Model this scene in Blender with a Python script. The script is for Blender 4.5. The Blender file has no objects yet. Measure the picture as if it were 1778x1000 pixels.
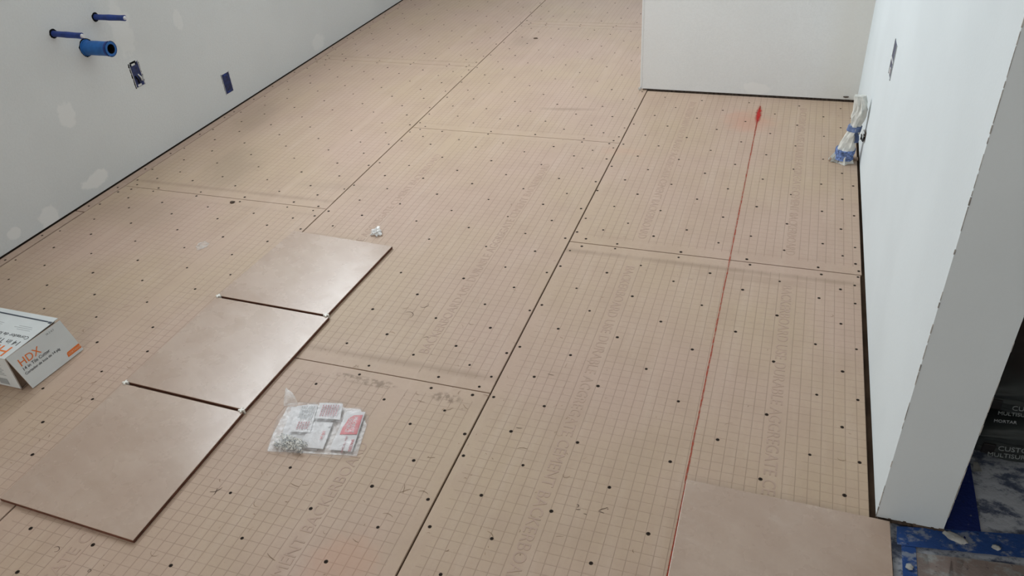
import bpy, bmesh, math, random
from mathutils import Vector, Matrix, noise

# ------------------------------------------------------------------ camera, sky, lights, exposure
scene = bpy.context.scene
COL = scene.collection
scene.view_settings.view_transform = 'Standard'
scene.view_settings.look = 'None'
scene.view_settings.exposure = -0.03
scene.view_settings.gamma = 1.0
scene.view_settings.use_curve_mapping = False

cam_d = bpy.data.cameras.new('camera')
cam_d.sensor_width = 36.0
cam_d.lens = 1365.0 * 36.0 / 1778.0
cam_d.clip_start = 0.02
cam = bpy.data.objects.new('camera', cam_d)
COL.objects.link(cam)
_r = Vector((0.94523669, 0.31961874, -0.06611707))
_u = Vector((-0.13019305, 0.55499057, 0.82160528))
_f = Vector((-0.2992948, 0.76800347, -0.56620959))
_m = Matrix((( _r.x, _u.x, -_f.x), (_r.y, _u.y, -_f.y), (_r.z, _u.z, -_f.z))).to_4x4()
_m.translation = Vector((0.6089, -1.3575, 1.3349))
cam.matrix_world = _m
scene.camera = cam

world = bpy.data.worlds.new('overcast_sky')
scene.world = world
world.use_nodes = True
world.node_tree.nodes['Background'].inputs[0].default_value = (0.80, 0.89, 1.0, 1)
world.node_tree.nodes['Background'].inputs[1].default_value = 1.0


def window_light(name, loc, direction, sx, sy, energy, color):
    l = bpy.data.lights.new(name, 'AREA')
    l.shape = 'RECTANGLE'
    l.size = sx
    l.size_y = sy
    l.energy = energy
    l.color = color
    o = bpy.data.objects.new(name, l)
    COL.objects.link(o)
    o.location = loc
    o.rotation_euler = Vector(direction).to_track_quat('-Z', 'Y').to_euler()
    return o


# daylight through the three windows of the room
window_light('daylight_left_window', (-1.86, 1.60, 1.76), (1, 0, 0), 1.80, 0.86, 61.0, (0.90, 0.96, 1.0))
window_light('daylight_far_window', (-0.95, 5.94, 1.35), (0, -1, 0), 1.5, 1.7, 10.0, (0.90, 0.95, 1.0))
window_light('daylight_rear_window', (-0.5, -3.54, 1.55), (0, 1, 0), 1.8, 1.2, 30.0, (1.0, 0.965, 0.92))


# ------------------------------------------------------------------ node helpers
class NT:
    def __init__(s, name, rough=0.6, spec=0.5):
        s.m = bpy.data.materials.new(name)
        s.m.use_nodes = True
        s.n = s.m.node_tree.nodes
        s.l = s.m.node_tree.links
        s.b = s.n['Principled BSDF']
        s.b.inputs['Roughness'].default_value = rough
        s.b.inputs['Specular IOR Level'].default_value = spec

    def put(s, sock, v):
        if isinstance(v, bpy.types.NodeSocket):
            s.l.new(v, sock)
        elif isinstance(v, (tuple, list)) and len(v) == 3 and sock.type == 'RGBA':
            sock.default_value = (*v, 1)
        else:
            sock.default_value = v

    def math(s, op, a, b=0.0, c=0.0, clamp=False):
        n = s.n.new('ShaderNodeMath')
        n.operation = op
        n.use_clamp = clamp
        for i, v in enumerate((a, b, c)):
            s.put(n.inputs[i], v)
        return n.outputs[0]

    def mix(s, f, a, b, mode='MIX'):
        n = s.n.new('ShaderNodeMix')
        n.data_type = 'RGBA'
        n.blend_type = mode
        s.put(n.inputs[0], f)
        s.put(n.inputs[6], a)
        s.put(n.inputs[7], b)
        return n.outputs[2]

    def noise(s, vec, scale, detail=3.0, rough=0.5):
        n = s.n.new('ShaderNodeTexNoise')
        s.l.new(vec, n.inputs['Vector'])
        n.inputs['Scale'].default_value = scale
        n.inputs['Detail'].default_value = detail
        n.inputs['Roughness'].default_value = rough
        return n.outputs['Fac']

    def ramp(s, v, lo, hi, a=0.0, b=1.0, smooth=True):
        n = s.n.new('ShaderNodeMapRange')
        n.interpolation_type = 'SMOOTHSTEP' if smooth else 'LINEAR'
        s.put(n.inputs[0], v)
        for i, x in enumerate((lo, hi, a, b)):
            n.inputs[i + 1].default_value = x
        return n.outputs[0]

    def coord(s, kind='Object'):
        return s.n.new('ShaderNodeTexCoord').outputs[kind]

    def pos(s):
        return s.n.new('ShaderNodeNewGeometry').outputs['Position']

    def sep(s, v):
        n = s.n.new('ShaderNodeSeparateXYZ')
        s.l.new(v, n.inputs[0])
        return n.outputs

    def mapping(s, v, scale=(1, 1, 1), rot=0.0, loc=(0, 0, 0)):
        n = s.n.new('ShaderNodeMapping')
        s.l.new(v, n.inputs[0])
        n.inputs['Location'].default_value = loc
        n.inputs['Scale'].default_value = scale
        n.inputs['Rotation'].default_value = (0, 0, rot)
        return n.outputs[0]

    def bump(s, h, strength=0.3, dist=0.001):
        n = s.n.new('ShaderNodeBump')
        n.inputs['Strength'].default_value = strength
        n.inputs['Distance'].default_value = dist
        s.l.new(h, n.inputs['Height'])
        s.l.new(n.outputs[0], s.b.inputs['Normal'])

    def color(s, v):
        s.put(s.b.inputs['Base Color'], v)

    def spot(s, posn, c, r, ang=0.0, soft=0.5, wob=None, axes='xy'):
        """soft elliptical patch in world space -> 0..1"""
        x, y, z = s.sep(posn)
        a, b = {'xy': (x, y), 'yz': (y, z), 'xz': (x, z)}[axes]
        a = s.math('SUBTRACT', a, c[0])
        b = s.math('SUBTRACT', b, c[1])
        if ang:
            ca, sa = math.cos(ang), math.sin(ang)
            a2 = s.math('ADD', s.math('MULTIPLY', a, ca), s.math('MULTIPLY', b, sa))
            b = s.math('SUBTRACT', s.math('MULTIPLY', b, ca), s.math('MULTIPLY', a, sa))
            a = a2
        a = s.math('POWER', s.math('ABSOLUTE', s.math('DIVIDE', a, r[0])), 2.0)
        b = s.math('POWER', s.math('ABSOLUTE', s.math('DIVIDE', b, r[1])), 2.0)
        d = s.math('SQRT', s.math('ADD', a, b))
        if wob is not None:
            d = s.math('ADD', d, s.math('MULTIPLY', s.math('SUBTRACT', wob, 0.5), 1.1))
        return s.ramp(d, 1.0 - soft, 1.0, 1.0, 0.0)


def plain(name, col, rough=0.6, spec=0.4, metal=0.0, var=0.06, scale=30.0, bump=0.0):
    t = NT(name, rough, spec)
    n = t.noise(t.coord(), scale, 4)
    t.color(t.mix(t.ramp(n, 0.3, 0.7), tuple(c * (1 - var) for c in col), tuple(min(1, c * (1 + var)) for c in col)))
    t.b.inputs['Metallic'].default_value = metal
    if bump:
        t.bump(n, bump, 0.002)
    return t.m


# ------------------------------------------------------------------ materials
def mat_board():
    t = NT('cement_backer_board', 0.62, 0.35)
    oc = t.coord()
    P = t.pos()
    x, y, z = t.sep(oc)
    big = t.noise(P, 1.7, 3)
    mid = t.noise(P, 7.0, 4, 0.6)
    fine = t.noise(P, 90.0, 5, 0.7)
    streak = t.noise(t.mapping(P, (22, 2.5, 1)), 1.0, 4, 0.6)
    c = t.mix(t.ramp(big, 0.35, 0.65), (0.505, 0.365, 0.290), (0.495, 0.372, 0.262))
    c = t.mix(t.ramp(mid, 0.38, 0.75, 0.0, 0.45), c, (0.425, 0.302, 0.232))
    c = t.mix(t.ramp(streak, 0.45, 0.8, 0.0, 0.30), c, (0.61, 0.485, 0.40))
    c = t.mix(t.ramp(fine, 0.35, 0.75, 0.0, 0.30), c, (0.425, 0.312, 0.235))
    # ruled one-inch grid, left off the lettered strips and the smooth margins
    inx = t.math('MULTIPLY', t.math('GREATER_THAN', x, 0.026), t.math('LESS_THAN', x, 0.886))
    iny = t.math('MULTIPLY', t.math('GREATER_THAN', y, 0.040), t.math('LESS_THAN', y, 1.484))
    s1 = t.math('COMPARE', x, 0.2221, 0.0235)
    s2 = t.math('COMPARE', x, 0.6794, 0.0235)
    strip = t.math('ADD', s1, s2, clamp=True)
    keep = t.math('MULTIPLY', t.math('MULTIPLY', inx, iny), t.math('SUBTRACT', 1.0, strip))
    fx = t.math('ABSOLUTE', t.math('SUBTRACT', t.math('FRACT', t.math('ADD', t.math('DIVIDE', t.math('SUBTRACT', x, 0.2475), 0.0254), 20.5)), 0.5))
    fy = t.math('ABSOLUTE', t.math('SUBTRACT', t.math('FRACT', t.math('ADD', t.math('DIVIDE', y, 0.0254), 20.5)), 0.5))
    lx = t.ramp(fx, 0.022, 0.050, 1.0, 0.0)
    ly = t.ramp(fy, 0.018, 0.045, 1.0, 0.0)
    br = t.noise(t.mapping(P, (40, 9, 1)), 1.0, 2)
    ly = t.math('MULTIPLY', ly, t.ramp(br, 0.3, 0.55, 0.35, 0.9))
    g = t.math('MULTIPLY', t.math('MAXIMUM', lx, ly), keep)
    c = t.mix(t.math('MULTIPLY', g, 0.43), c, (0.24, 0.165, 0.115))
    # darker band along the taper at the short ends, strength set per board
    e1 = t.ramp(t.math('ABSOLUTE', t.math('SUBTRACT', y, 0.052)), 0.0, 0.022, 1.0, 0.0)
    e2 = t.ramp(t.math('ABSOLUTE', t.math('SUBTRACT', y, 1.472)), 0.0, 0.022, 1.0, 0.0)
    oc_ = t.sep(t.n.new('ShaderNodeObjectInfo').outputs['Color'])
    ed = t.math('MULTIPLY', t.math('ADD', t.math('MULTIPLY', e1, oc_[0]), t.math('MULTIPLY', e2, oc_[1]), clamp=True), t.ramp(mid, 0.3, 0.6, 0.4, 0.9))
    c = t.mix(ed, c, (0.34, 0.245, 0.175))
    # stains, scuffs and darker patches at fixed spots, with painted shade by the left wall
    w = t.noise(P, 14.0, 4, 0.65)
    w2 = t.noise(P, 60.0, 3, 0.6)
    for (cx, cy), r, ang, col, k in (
            ((-1.50, 1.02), (0.16, 0.30), 0.5, (0.30, 0.225, 0.165), 0.40),  # floor shade along the left wall, painted into the board colour
            ((-1.70, 1.50), (0.14, 0.32), 0.2, (0.31, 0.23, 0.17), 0.38),  # farther part of the same painted wall-side shade
            ((-1.60, 0.60), (0.25, 0.14), 0.0, (0.33, 0.25, 0.175), 0.30),  # nearer part of the same painted wall-side shade
            ((-0.303, 1.83), (0.16, 0.022), 0.12, (0.30, 0.215, 0.15), 0.50),
            ((-0.80, 2.72), (0.10, 0.13), 0.3, (0.33, 0.25, 0.18), 0.30),
            ((-0.118, -0.55), (0.10, 0.10), 0.0, (0.55, 0.28, 0.17), 0.30),
            ((0.47, 1.83), (0.13, 0.16), 0.0, (0.56, 0.26, 0.17), 0.38),
            ((0.60, 0.66), (0.26, 0.03), 0.0, (0.36, 0.26, 0.185), 0.35),
            ((0.02, 1.45), (0.12, 0.05), 0.0, (0.55, 0.30, 0.20), 0.20),
            ((-0.96, 0.95), (0.30, 0.05), 0.1, (0.36, 0.27, 0.20), 0.25)):
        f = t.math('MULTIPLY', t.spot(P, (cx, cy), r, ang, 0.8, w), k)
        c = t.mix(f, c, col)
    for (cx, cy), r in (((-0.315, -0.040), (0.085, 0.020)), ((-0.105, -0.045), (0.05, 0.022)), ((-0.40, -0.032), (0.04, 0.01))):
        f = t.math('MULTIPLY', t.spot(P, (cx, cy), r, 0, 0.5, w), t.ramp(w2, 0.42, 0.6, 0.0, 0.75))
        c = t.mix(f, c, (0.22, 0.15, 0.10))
    # dark grime specks
    sp = t.noise(P, 170.0, 2, 0.5)
    c = t.mix(t.ramp(sp, 0.735, 0.80, 0.0, 0.6), c, (0.14, 0.09, 0.06))
    t.color(c)
    h = t.math('SUBTRACT', t.math('MULTIPLY', fine, 0.25), g)
    t.bump(h, 0.55, 0.0006)
    t.b.inputs['Roughness'].default_value = 0.55
    return t.m


def mat_wall(name, base, patches, axes, tex=1.0, strips=()):
    t = NT(name, 0.72, 0.3)
    P = t.pos()
    n1 = t.noise(P, 140.0, 3, 0.6)
    n2 = t.noise(P, 2.2, 3)
    c = t.mix(t.ramp(n2, 0.35, 0.65), tuple(v * 0.97 for v in base), tuple(min(1, v * 1.02) for v in base))
    c = t.mix(t.ramp(n1, 0.35, 0.7, 0.0, 0.16 * tex), c, tuple(v * 0.80 for v in base))
    w = t.noise(P, 30.0, 3)
    pm = None
    for ctr, r, k in patches:
        f = t.spot(P, ctr, r, 0.0, 0.28, w, axes)
        c = t.mix(t.math('MULTIPLY', f, k), c, (0.80, 0.80, 0.785))
        pm = f if pm is None else t.math('MAXIMUM', pm, f)
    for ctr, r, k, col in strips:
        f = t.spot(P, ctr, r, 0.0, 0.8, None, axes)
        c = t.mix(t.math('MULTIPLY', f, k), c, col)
    t.color(c)
    h = t.ramp(n1, 0.35, 0.7)
    if pm is not None:
        h = t.math('MULTIPLY', h, t.math('SUBTRACT', 1.0, pm))
    t.bump(h, 0.30 * tex, 0.0010)
    return t.m


def mat_tile():
    t = NT('stone_look_porcelain', 0.24, 0.5)
    P = t.pos()
    oi = t.n.new('ShaderNodeObjectInfo').outputs['Random']
    mp = t.mapping(t.coord(), (1, 1, 1), 0.45)
    v = t.n.new('ShaderNodeVectorMath')
    v.operation = 'ADD'
    t.l.new(mp, v.inputs[0])
    t.l.new(t.math('MULTIPLY', oi, 10.0), v.inputs[1])
    mp = v.outputs[0]
    cl = t.noise(mp, 6.0, 4, 0.6)
    ve = t.noise(t.mapping(mp, (6, 26, 6)), 1.0, 5, 0.65)
    fi = t.noise(mp, 120.0, 3, 0.6)
    c = t.mix(t.ramp(cl, 0.35, 0.68), (0.440, 0.325, 0.255), (0.485, 0.372, 0.298))
    c = t.mix(t.ramp(ve, 0.50, 0.80, 0.0, 0.30), c, (0.57, 0.47, 0.40))
    c = t.mix(t.ramp(ve, 0.52, 0.25, 0.0, 0.25), c, (0.38, 0.27, 0.205))
    c = t.mix(t.ramp(fi, 0.45, 0.8, 0.0, 0.2), c, (0.39, 0.285, 0.22))
    t.color(c)
    du = t.noise(P, 12.0, 4, 0.6)
    t.put(t.b.inputs['Roughness'], t.ramp(du, 0.3, 0.7, 0.24, 0.31))
    t.bump(t.noise(mp, 40.0, 3), 0.06, 0.0006)
    return t.m


M = {}
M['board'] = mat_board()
M['tile'] = mat_tile()
M['bisque'] = plain('red_clay_tile_body', (0.13, 0.055, 0.035), 0.8, 0.2, var=0.2, scale=60)
M['subfloor'] = plain('plywood_subfloor', (0.065, 0.042, 0.028), 0.9, 0.1, var=0.25, scale=12)
M['screw'] = plain('coated_screw_steel', (0.030, 0.018, 0.011), 0.7, 0.2, 0.0, var=0.3, scale=400)
M['recess'] = plain('screw_recess_black', (0.006, 0.005, 0.005), 0.8, 0.1)
M['wall_left'] = mat_wall('textured_paint_left', (0.650, 0.672, 0.672),
                          [((0.689, 0.33), (0.045, 0.05), .5), ((0.70, 0.06), (0.075, 0.035), .7), ((0.455, 0.036), (0.055, 0.045), .65),
                           ((0.305, 0.05), (0.030, 0.022), .6), ((1.075, 0.53), (0.06, 0.13), .3), ((1.39, 0.47), (0.03, 0.05), .35),
                           ((2.40, 0.06), (0.07, 0.05), .4), ((3.0, 0.3), (0.1, 0.15), .3)], 'yz', 1.0)
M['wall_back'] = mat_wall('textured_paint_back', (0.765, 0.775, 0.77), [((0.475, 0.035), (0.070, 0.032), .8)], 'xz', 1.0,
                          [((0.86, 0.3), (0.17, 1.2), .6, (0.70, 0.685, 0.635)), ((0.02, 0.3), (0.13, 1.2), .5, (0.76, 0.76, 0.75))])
M['wall_right'] = mat_wall('smooth_paint_right', (0.715, 0.775, 0.800), [((1.508, 0.06), (0.05, 0.1), .2)], 'yz', 0.25)
M['wall_plain'] = mat_wall('plain_painted_wall', (0.70, 0.70, 0.68), [], 'yz', 0.5)
M['ceiling'] = plain('flat_white_ceiling', (0.78, 0.78, 0.76), 0.9, 0.1)
M['frame'] = plain('white_vinyl_window', (0.82, 0.82, 0.80), 0.4)
M['sill_dark'] = plain('raw_drywall_edge', (0.10, 0.075, 0.06), 0.95, 0.1, var=0.4, scale=80)
M['bead'] = plain('metal_corner_bead', (0.46, 0.45, 0.43), 0.5, 0.5, 0.3, var=0.4, scale=60)
M['blue_tape'] = plain('blue_masking_tape', (0.018, 0.115, 0.36), 0.55, 0.35, var=0.15, scale=40, bump=0.2)
M['navy_tape'] = plain('dark_blue_masking_tape', (0.016, 0.040, 0.19), 0.55, 0.35, var=0.2, scale=40, bump=0.2)
M['box_blue'] = plain('navy_plastic_electrical_box', (0.012, 0.022, 0.090), 0.5, 0.4, var=0.5, scale=70)
M['black'] = plain('black_void', (0.006, 0.006, 0.007), 0.9, 0.1)
M['white_chip'] = plain('torn_drywall_paper', (0.62, 0.63, 0.62), 0.9, 0.2)
M['copper'] = plain('capped_pipe_end', (0.66, 0.66, 0.68), 0.4, 0.5)
M['spacer'] = plain('white_plastic_spacer', (0.80, 0.78, 0.72), 0.45, 0.5)
M['carton_white'] = plain('white_printed_carton', (0.66, 0.69, 0.69), 0.45, 0.4, var=0.04, scale=10)
M['carton_brown'] = plain('raw_brown_cardboard', (0.36, 0.27, 0.21), 0.85, 0.1, var=0.1, scale=60)
M['ink'] = plain('black_print', (0.045, 0.047, 0.055), 0.5)
M['grey_ink'] = plain('grey_print', (0.34, 0.36, 0.37), 0.5)
M['orange'] = plain('orange_print', (0.78, 0.19, 0.035), 0.5)
M['orange_text'] = plain('pale_orange_print', (0.90, 0.55, 0.35), 0.5)
M['carton_tape'] = plain('dark_grey_strap', (0.06, 0.075, 0.10), 0.35)
M['red'] = plain('red_print', (0.52, 0.015, 0.03), 0.35, var=0.05)
M['pink_ink'] = plain('red_small_print', (0.40, 0.10, 0.13), 0.5)
M['card'] = plain('white_card', (0.70, 0.69, 0.70), 0.6, var=0.04)
M['paper'] = plain('masking_paper', (0.66, 0.66, 0.62), 0.85, 0.2, var=0.12, scale=45, bump=0.5)
M['paper_tan'] = plain('tan_paper_skirt', (0.46, 0.34, 0.26), 0.9, 0.1, var=0.2, scale=60)
M['leaf'] = plain('dark_debris', (0.07, 0.045, 0.03), 0.8)
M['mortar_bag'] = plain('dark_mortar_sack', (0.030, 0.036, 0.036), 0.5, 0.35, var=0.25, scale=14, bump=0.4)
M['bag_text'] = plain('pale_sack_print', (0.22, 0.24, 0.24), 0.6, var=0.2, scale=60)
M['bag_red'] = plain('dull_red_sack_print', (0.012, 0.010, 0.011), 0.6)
M['crate'] = plain('red_brown_carton', (0.48, 0.18, 0.13), 0.75, 0.2, var=0.25, scale=9)
M['crate_label'] = plain('faded_carton_label', (0.42, 0.24, 0.20), 0.75, 0.2)
M['wire_white'] = plain('white_wire', (0.75, 0.75, 0.74), 0.4)
M['wire_black'] = plain('black_wire', (0.01, 0.01, 0.012), 0.4)
M['scuff'] = plain('dark_scuff', (0.26, 0.18, 0.12), 0.8, 0.1, var=0.25, scale=300)
M['lead'] = plain('pencil_lead', (0.11, 0.075, 0.06), 0.8, 0.1, var=0.2, scale=300)


def mat_film(name, alpha, tint, rough=0.12, bs=0.5, scale=55.0):
    t = NT(name, rough, 0.6)
    t.color(tint)
    w = t.noise(t.coord(), scale, 4, 0.6)
    t.put(t.b.inputs['Alpha'], t.ramp(w, 0.35, 0.75, alpha * 0.7, min(1, alpha * 1.9)))
    t.bump(w, bs, 0.004)
    return t.m


M['film'] = mat_film('clear_plastic_film', 0.15, (0.86, 0.85, 0.86), 0.16, 0.35)
M['film_fold'] = mat_film('doubled_plastic_film', 0.42, (0.86, 0.84, 0.84), 0.3, 0.3)
M['scrap_film'] = mat_film('crumpled_clear_film', 0.5, (0.85, 0.85, 0.84), 0.1)
M['old_film'] = mat_film('frosted_film_scrap', 0.14, (0.80, 0.79, 0.76), 0.5, 0.3)


def mat_chalk():
    t = NT('red_chalk', 0.9, 0.1)
    P = t.pos()
    t.color((0.40, 0.075, 0.045))
    n = t.noise(t.mapping(P, (300, 60, 1)), 1.0, 3, 0.6)
    t.put(t.b.inputs['Alpha'], t.ramp(n, 0.25, 0.65, 0.30, 0.85))
    return t.m


def mat_chalk_pile():
    t = NT('red_chalk_pile', 0.95, 0.1)
    P = t.pos()
    t.color((0.46, 0.035, 0.03))
    n = t.noise(P, 60.0, 4, 0.6)
    a = t.spot(P, (0.505, 1.90), (0.016, 0.12), 0.0, 0.85, n)
    t.put(t.b.inputs['Alpha'], t.math('MULTIPLY', a, 0.9))
    return t.m


M['chalk'] = mat_chalk()
M['chalk_pile'] = mat_chalk_pile()


def mat_smeared(name, base, smear, amount, scale):
    t = NT(name, 0.55, 0.35)
    P = t.pos()
    a = t.noise(t.mapping(P, (1, 1.4, 1), 0.4), scale, 6, 0.7)
    b = t.noise(P, scale * 5, 4, 0.7)
    c = t.mix(t.ramp(a, 0.5 - amount, 0.62 - amount * 0.6), base, smear)
    c = t.mix(t.ramp(b, 0.62, 0.75, 0.0, 0.7), c, (0.42, 0.43, 0.43))
    c = t.mix(t.ramp(b, 0.40, 0.28, 0.0, 0.6), c, (0.03, 0.035, 0.05))
    t.color(c)
    t.bump(a, 0.5, 0.006)
    return t.m


M['drop_cloth'] = mat_smeared('mortar_smeared_plastic', (0.075, 0.095, 0.15), (0.42, 0.45, 0.50), 0.10, 16.0)
M['floor_tape'] = mat_smeared('smeared_blue_floor_tape', (0.045, 0.13, 0.42), (0.38, 0.44, 0.55), 0.0, 24.0)
M['floor_tape_clean'] = mat_smeared('clean_blue_floor_tape', (0.022, 0.045, 0.25), (0.05, 0.08, 0.27), -0.15, 25.0)
M['floor_paper'] = mat_smeared('smeared_tan_floor_paper', (0.44, 0.36, 0.33), (0.56, 0.57, 0.56), 0.04, 14.0)
M['mortar'] = plain('dried_mortar', (0.42, 0.43, 0.42), 0.9, 0.1, var=0.2, scale=60, bump=0.5)


# ------------------------------------------------------------------ object helpers
def props(o, label=None, cat=None, group=None, kind=None):
    if label:
        o['label'] = label
    if cat:
        o['category'] = cat
    if group:
        o['group'] = group
    if kind:
        o['kind'] = kind
    return o


def thing(name, loc, label, cat, group=None):
    o = bpy.data.objects.new(name, None)
    o.empty_display_size = 0.05
    COL.objects.link(o)
    o.location = loc
    return props(o, label, cat, group)


def root_loc(o):
    v = Vector((0, 0, 0))
    while o is not None:
        v += Vector(o.location)
        o = o.parent
    return v


def link_mesh(name, me, loc, parent=None):
    """me has vertices relative to world point loc"""
    o = bpy.data.objects.new(name, me)
    COL.objects.link(o)
    if parent is not None:
        o.parent = parent
        o.location = Vector(loc) - root_loc(parent)
    else:
        o.location = loc
    return o


def finish(name, bm, mats, loc=(0, 0, 0), parent=None, smooth=False):
    """bm in world coordinates; origin moved to loc"""
    bmesh.ops.translate(bm, verts=bm.verts, vec=-Vector(loc))
    me = bpy.data.meshes.new(name)
    bm.to_mesh(me)
    bm.free()
    if not isinstance(mats, (list, tuple)):
        mats = [mats]
    for m in mats:
        me.materials.append(m)
    if smooth:
        me.polygons.foreach_set('use_smooth', [True] * len(me.polygons))
    return link_mesh(name, me, loc, parent)


def box(bm, lo, hi, mi=0, bev=0.0):
    vs = [bm.verts.new((x, y, z)) for z in (lo[2], hi[2]) for y in (lo[1], hi[1]) for x in (lo[0], hi[0])]
    fs = []
    for q in ((0, 2, 3, 1), (4, 5, 7, 6), (0, 1, 5, 4), (2, 6, 7, 3), (0, 4, 6, 2), (1, 3, 7, 5)):
        f = bm.faces.new([vs[i] for i in q])
        f.material_index = mi
        fs.append(f)
    if bev:
        es = list({e for f in fs for e in f.edges})
        bmesh.ops.bevel(bm, geom=es, offset=bev, segments=2, affect='EDGES', profile=0.5)
    return fs


def slab(bm, quad, z0, z1, mi_top=0, mi_side=0, bev=0.0, bev_mi=None):
    """prism from a counter-clockwise footprint"""
    lo = [bm.verts.new((x, y, z0)) for x, y in quad]
    hi = [bm.verts.new((x, y, z1)) for x, y in quad]
    n = len(quad)
    ft = bm.faces.new(hi)
    ft.material_index = mi_top
    fb = bm.faces.new(lo[::-1])
    fb.material_index = mi_side
    for i in range(n):
        f = bm.faces.new((lo[i], lo[(i + 1) % n], hi[(i + 1) % n], hi[i]))
        f.material_index = mi_side
    if bev:
        es = list(ft.edges)
        r = bmesh.ops.bevel(bm, geom=es, offset=bev, segments=2, affect='EDGES', profile=0.5)
        for f in r['faces']:
            f.material_index = mi_top
    return ft


def tube(bm, pts, rad, n=12, caps=True, mi=0):
    pts = [Vector(p) for p in pts]
    rings = []
    prev = None
    for i, p in enumerate(pts):
        t = (pts[min(i + 1, len(pts) - 1)] - pts[max(i - 1, 0)]).normalized()
        if prev is None:
            a = t.orthogonal().normalized()
        else:
            a = (prev - t * prev.dot(t)).normalized()
        prev = a
        b = t.cross(a)
        r = rad[i] if isinstance(rad, (list, tuple)) else rad
        rings.append([bm.verts.new(p + (a * math.cos(2 * math.pi * k / n) + b * math.sin(2 * math.pi * k / n)) * r) for k in range(n)])
    for i in range(len(rings) - 1):
        for k in range(n):
            f = bm.faces.new((rings[i][k], rings[i][(k + 1) % n], rings[i + 1][(k + 1) % n], rings[i + 1][k]))
            f.material_index = mi
    if caps:
        bm.faces.new(rings[0][::-1]).material_index = mi
        bm.faces.new(rings[-1]).material_index = mi
    return rings


_glyph = {}


def text_mesh(string, size, origin, xdir, ydir, mat, name, parent, depth=0.0002, align='LEFT', squash=1.0):
    """flat lettering: origin = baseline start, xdir = reading direction, ydir = letter-up direction (world)"""
    cu = bpy.data.curves.new('lettering_curve', 'FONT')
    cu.body = string
    cu.size = size
    cu.extrude = depth
    cu.align_x = align
    cu.resolution_u = 3
    tmp = bpy.data.objects.new('lettering_curve', cu)
    COL.objects.link(tmp)
    dg = bpy.context.evaluated_depsgraph_get()
    dg.update()
    me = bpy.data.meshes.new_from_object(tmp.evaluated_get(dg))
    bpy.data.objects.remove(tmp)
    bpy.data.curves.remove(cu)
    X = Vector(xdir).normalized()
    Y = Vector(ydir)
    Y = (Y - X * Y.dot(X)).normalized()
    Z = X.cross(Y)
    mt = Matrix((X * squash, Y, Z)).transposed()
    me.transform(mt.to_4x4())
    me.materials.clear()
    me.materials.append(mat)
    me.name = name
    return link_mesh(name, me, origin, parent)


# ------------------------------------------------------------------ room shell
XL, XR, XR2, YE, YB, ZC = -1.885, 0.889, 1.012, -0.157, 2.105, 2.45
YFAR, YNEAR, XFAR = 6.0, -3.6, 2.4

bm = bmesh.new()
box(bm, (XL - 0.1, YNEAR - 0.1, -0.06), (XFAR + 0.1, YFAR + 0.1, -0.0075))
floor = props(finish('floor', bm, M['subfloor']), kind='structure', label='dark plywood subfloor showing in the joints between backer boards')


def wall_with_hole(name, fixed, lo, hi, hole, axis, mat, zlo=0.004):
    """axis 'x': wall spans y (lo..hi), thickness fixed=(x0,x1); hole=(a0,a1,z0,z1)"""
    bm = bmesh.new()
    a0, a1, z0, z1 = hole
    rects = [(lo, a0, zlo, ZC), (a1, hi, zlo, ZC), (a0, a1, zlo, z0), (a0, a1, z1, ZC)]
    for r in rects:
        if r[1] - r[0] < 1e-4 or r[3] - r[2] < 1e-4:
            continue
        if axis == 'x':
            box(bm, (fixed[0], r[0], r[2]), (fixed[1], r[1], r[3]))
        else:
            box(bm, (r[0], fixed[0], r[2]), (r[1], fixed[1], r[3]))
    return props(finish(name, bm, mat), kind='structure')


def window(name, fixed, hole, axis, mullion=True):
    a0, a1, z0, z1 = hole
    f0, f1 = fixed

    def bb(bm, a, b, z, zz, d0=0.0, d1=0.0):
        if axis == 'x':
            box(bm, (f0 + d0, a, z), (f1 + d1, b, zz))
        else:
            box(bm, (a, f0 + d0, z), (b, f1 + d1, zz))
    bm = bmesh.new()
    t = 0.045
    bb(bm, a0, a0 + t, z0, z1)
    bb(bm, a1 - t, a1, z0, z1)
    bb(bm, a0 + t, a1 - t, z0, z0 + t)
    bb(bm, a0 + t, a1 - t, z1 - t, z1)
    if mullion:
        m = (a0 + a1) / 2
        bb(bm, m - 0.02, m + 0.02, z0 + t, z1 - t)
    w = props(finish(name, bm, M['frame']), kind='structure')
    g = NT('window_glass', 0.02)
    g.b.inputs['Transmission Weight'].default_value = 1.0
    g.b.inputs['IOR'].default_value = 1.45
    bm = bmesh.new()
    mid = (f0 + f1) / 2
    if axis == 'x':
        box(bm, (mid - .003, a0 + t, z0 + t), (mid + .003, a1 - t, z1 - t))
    else:
        box(bm, (a0 + t, mid - .003, z0 + t), (a1 - t, mid + .003, z1 - t))
    finish('glass_pane', bm, g.m, parent=w)
    return w


H1 = (0.68, 2.52, 1.30, 2.22)
wall_left = wall_with_hole('wall_left', (XL - 0.1, XL), YNEAR - 0.1, YFAR + 0.1, H1, 'x', M['wall_left'])
window('window_1', (XL - 0.09, XL - 0.04), H1, 'x')
H2 = (-1.70, -0.20, 0.50, 2.20)
wall_with_hole('wall_far', (YFAR, YFAR + 0.1), XL, -0.03, H2, 'y', M['wall_plain'])
window('window_2', (YFAR + 0.03, YFAR + 0.08), H2, 'y')
H3 = (-1.40, 0.40, 0.95, 2.15)
wall_with_hole('wall_rear', (YNEAR - 0.1, YNEAR), XL, XFAR, H3, 'y', M['wall_plain'])
window('window_3', (YNEAR - 0.08, YNEAR - 0.03), H3, 'y')
bm = bmesh.new()
box(bm, (XL - 0.1, YNEAR - 0.1, ZC), (XFAR + 0.1, YFAR + 0.1, ZC + 0.08))
props(finish('ceiling', bm, M['ceiling']), kind='structure')
bm = bmesh.new()
box(bm, (XFAR, YNEAR - 0.1, 0.0), (XFAR + 0.1, YB, ZC))
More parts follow.
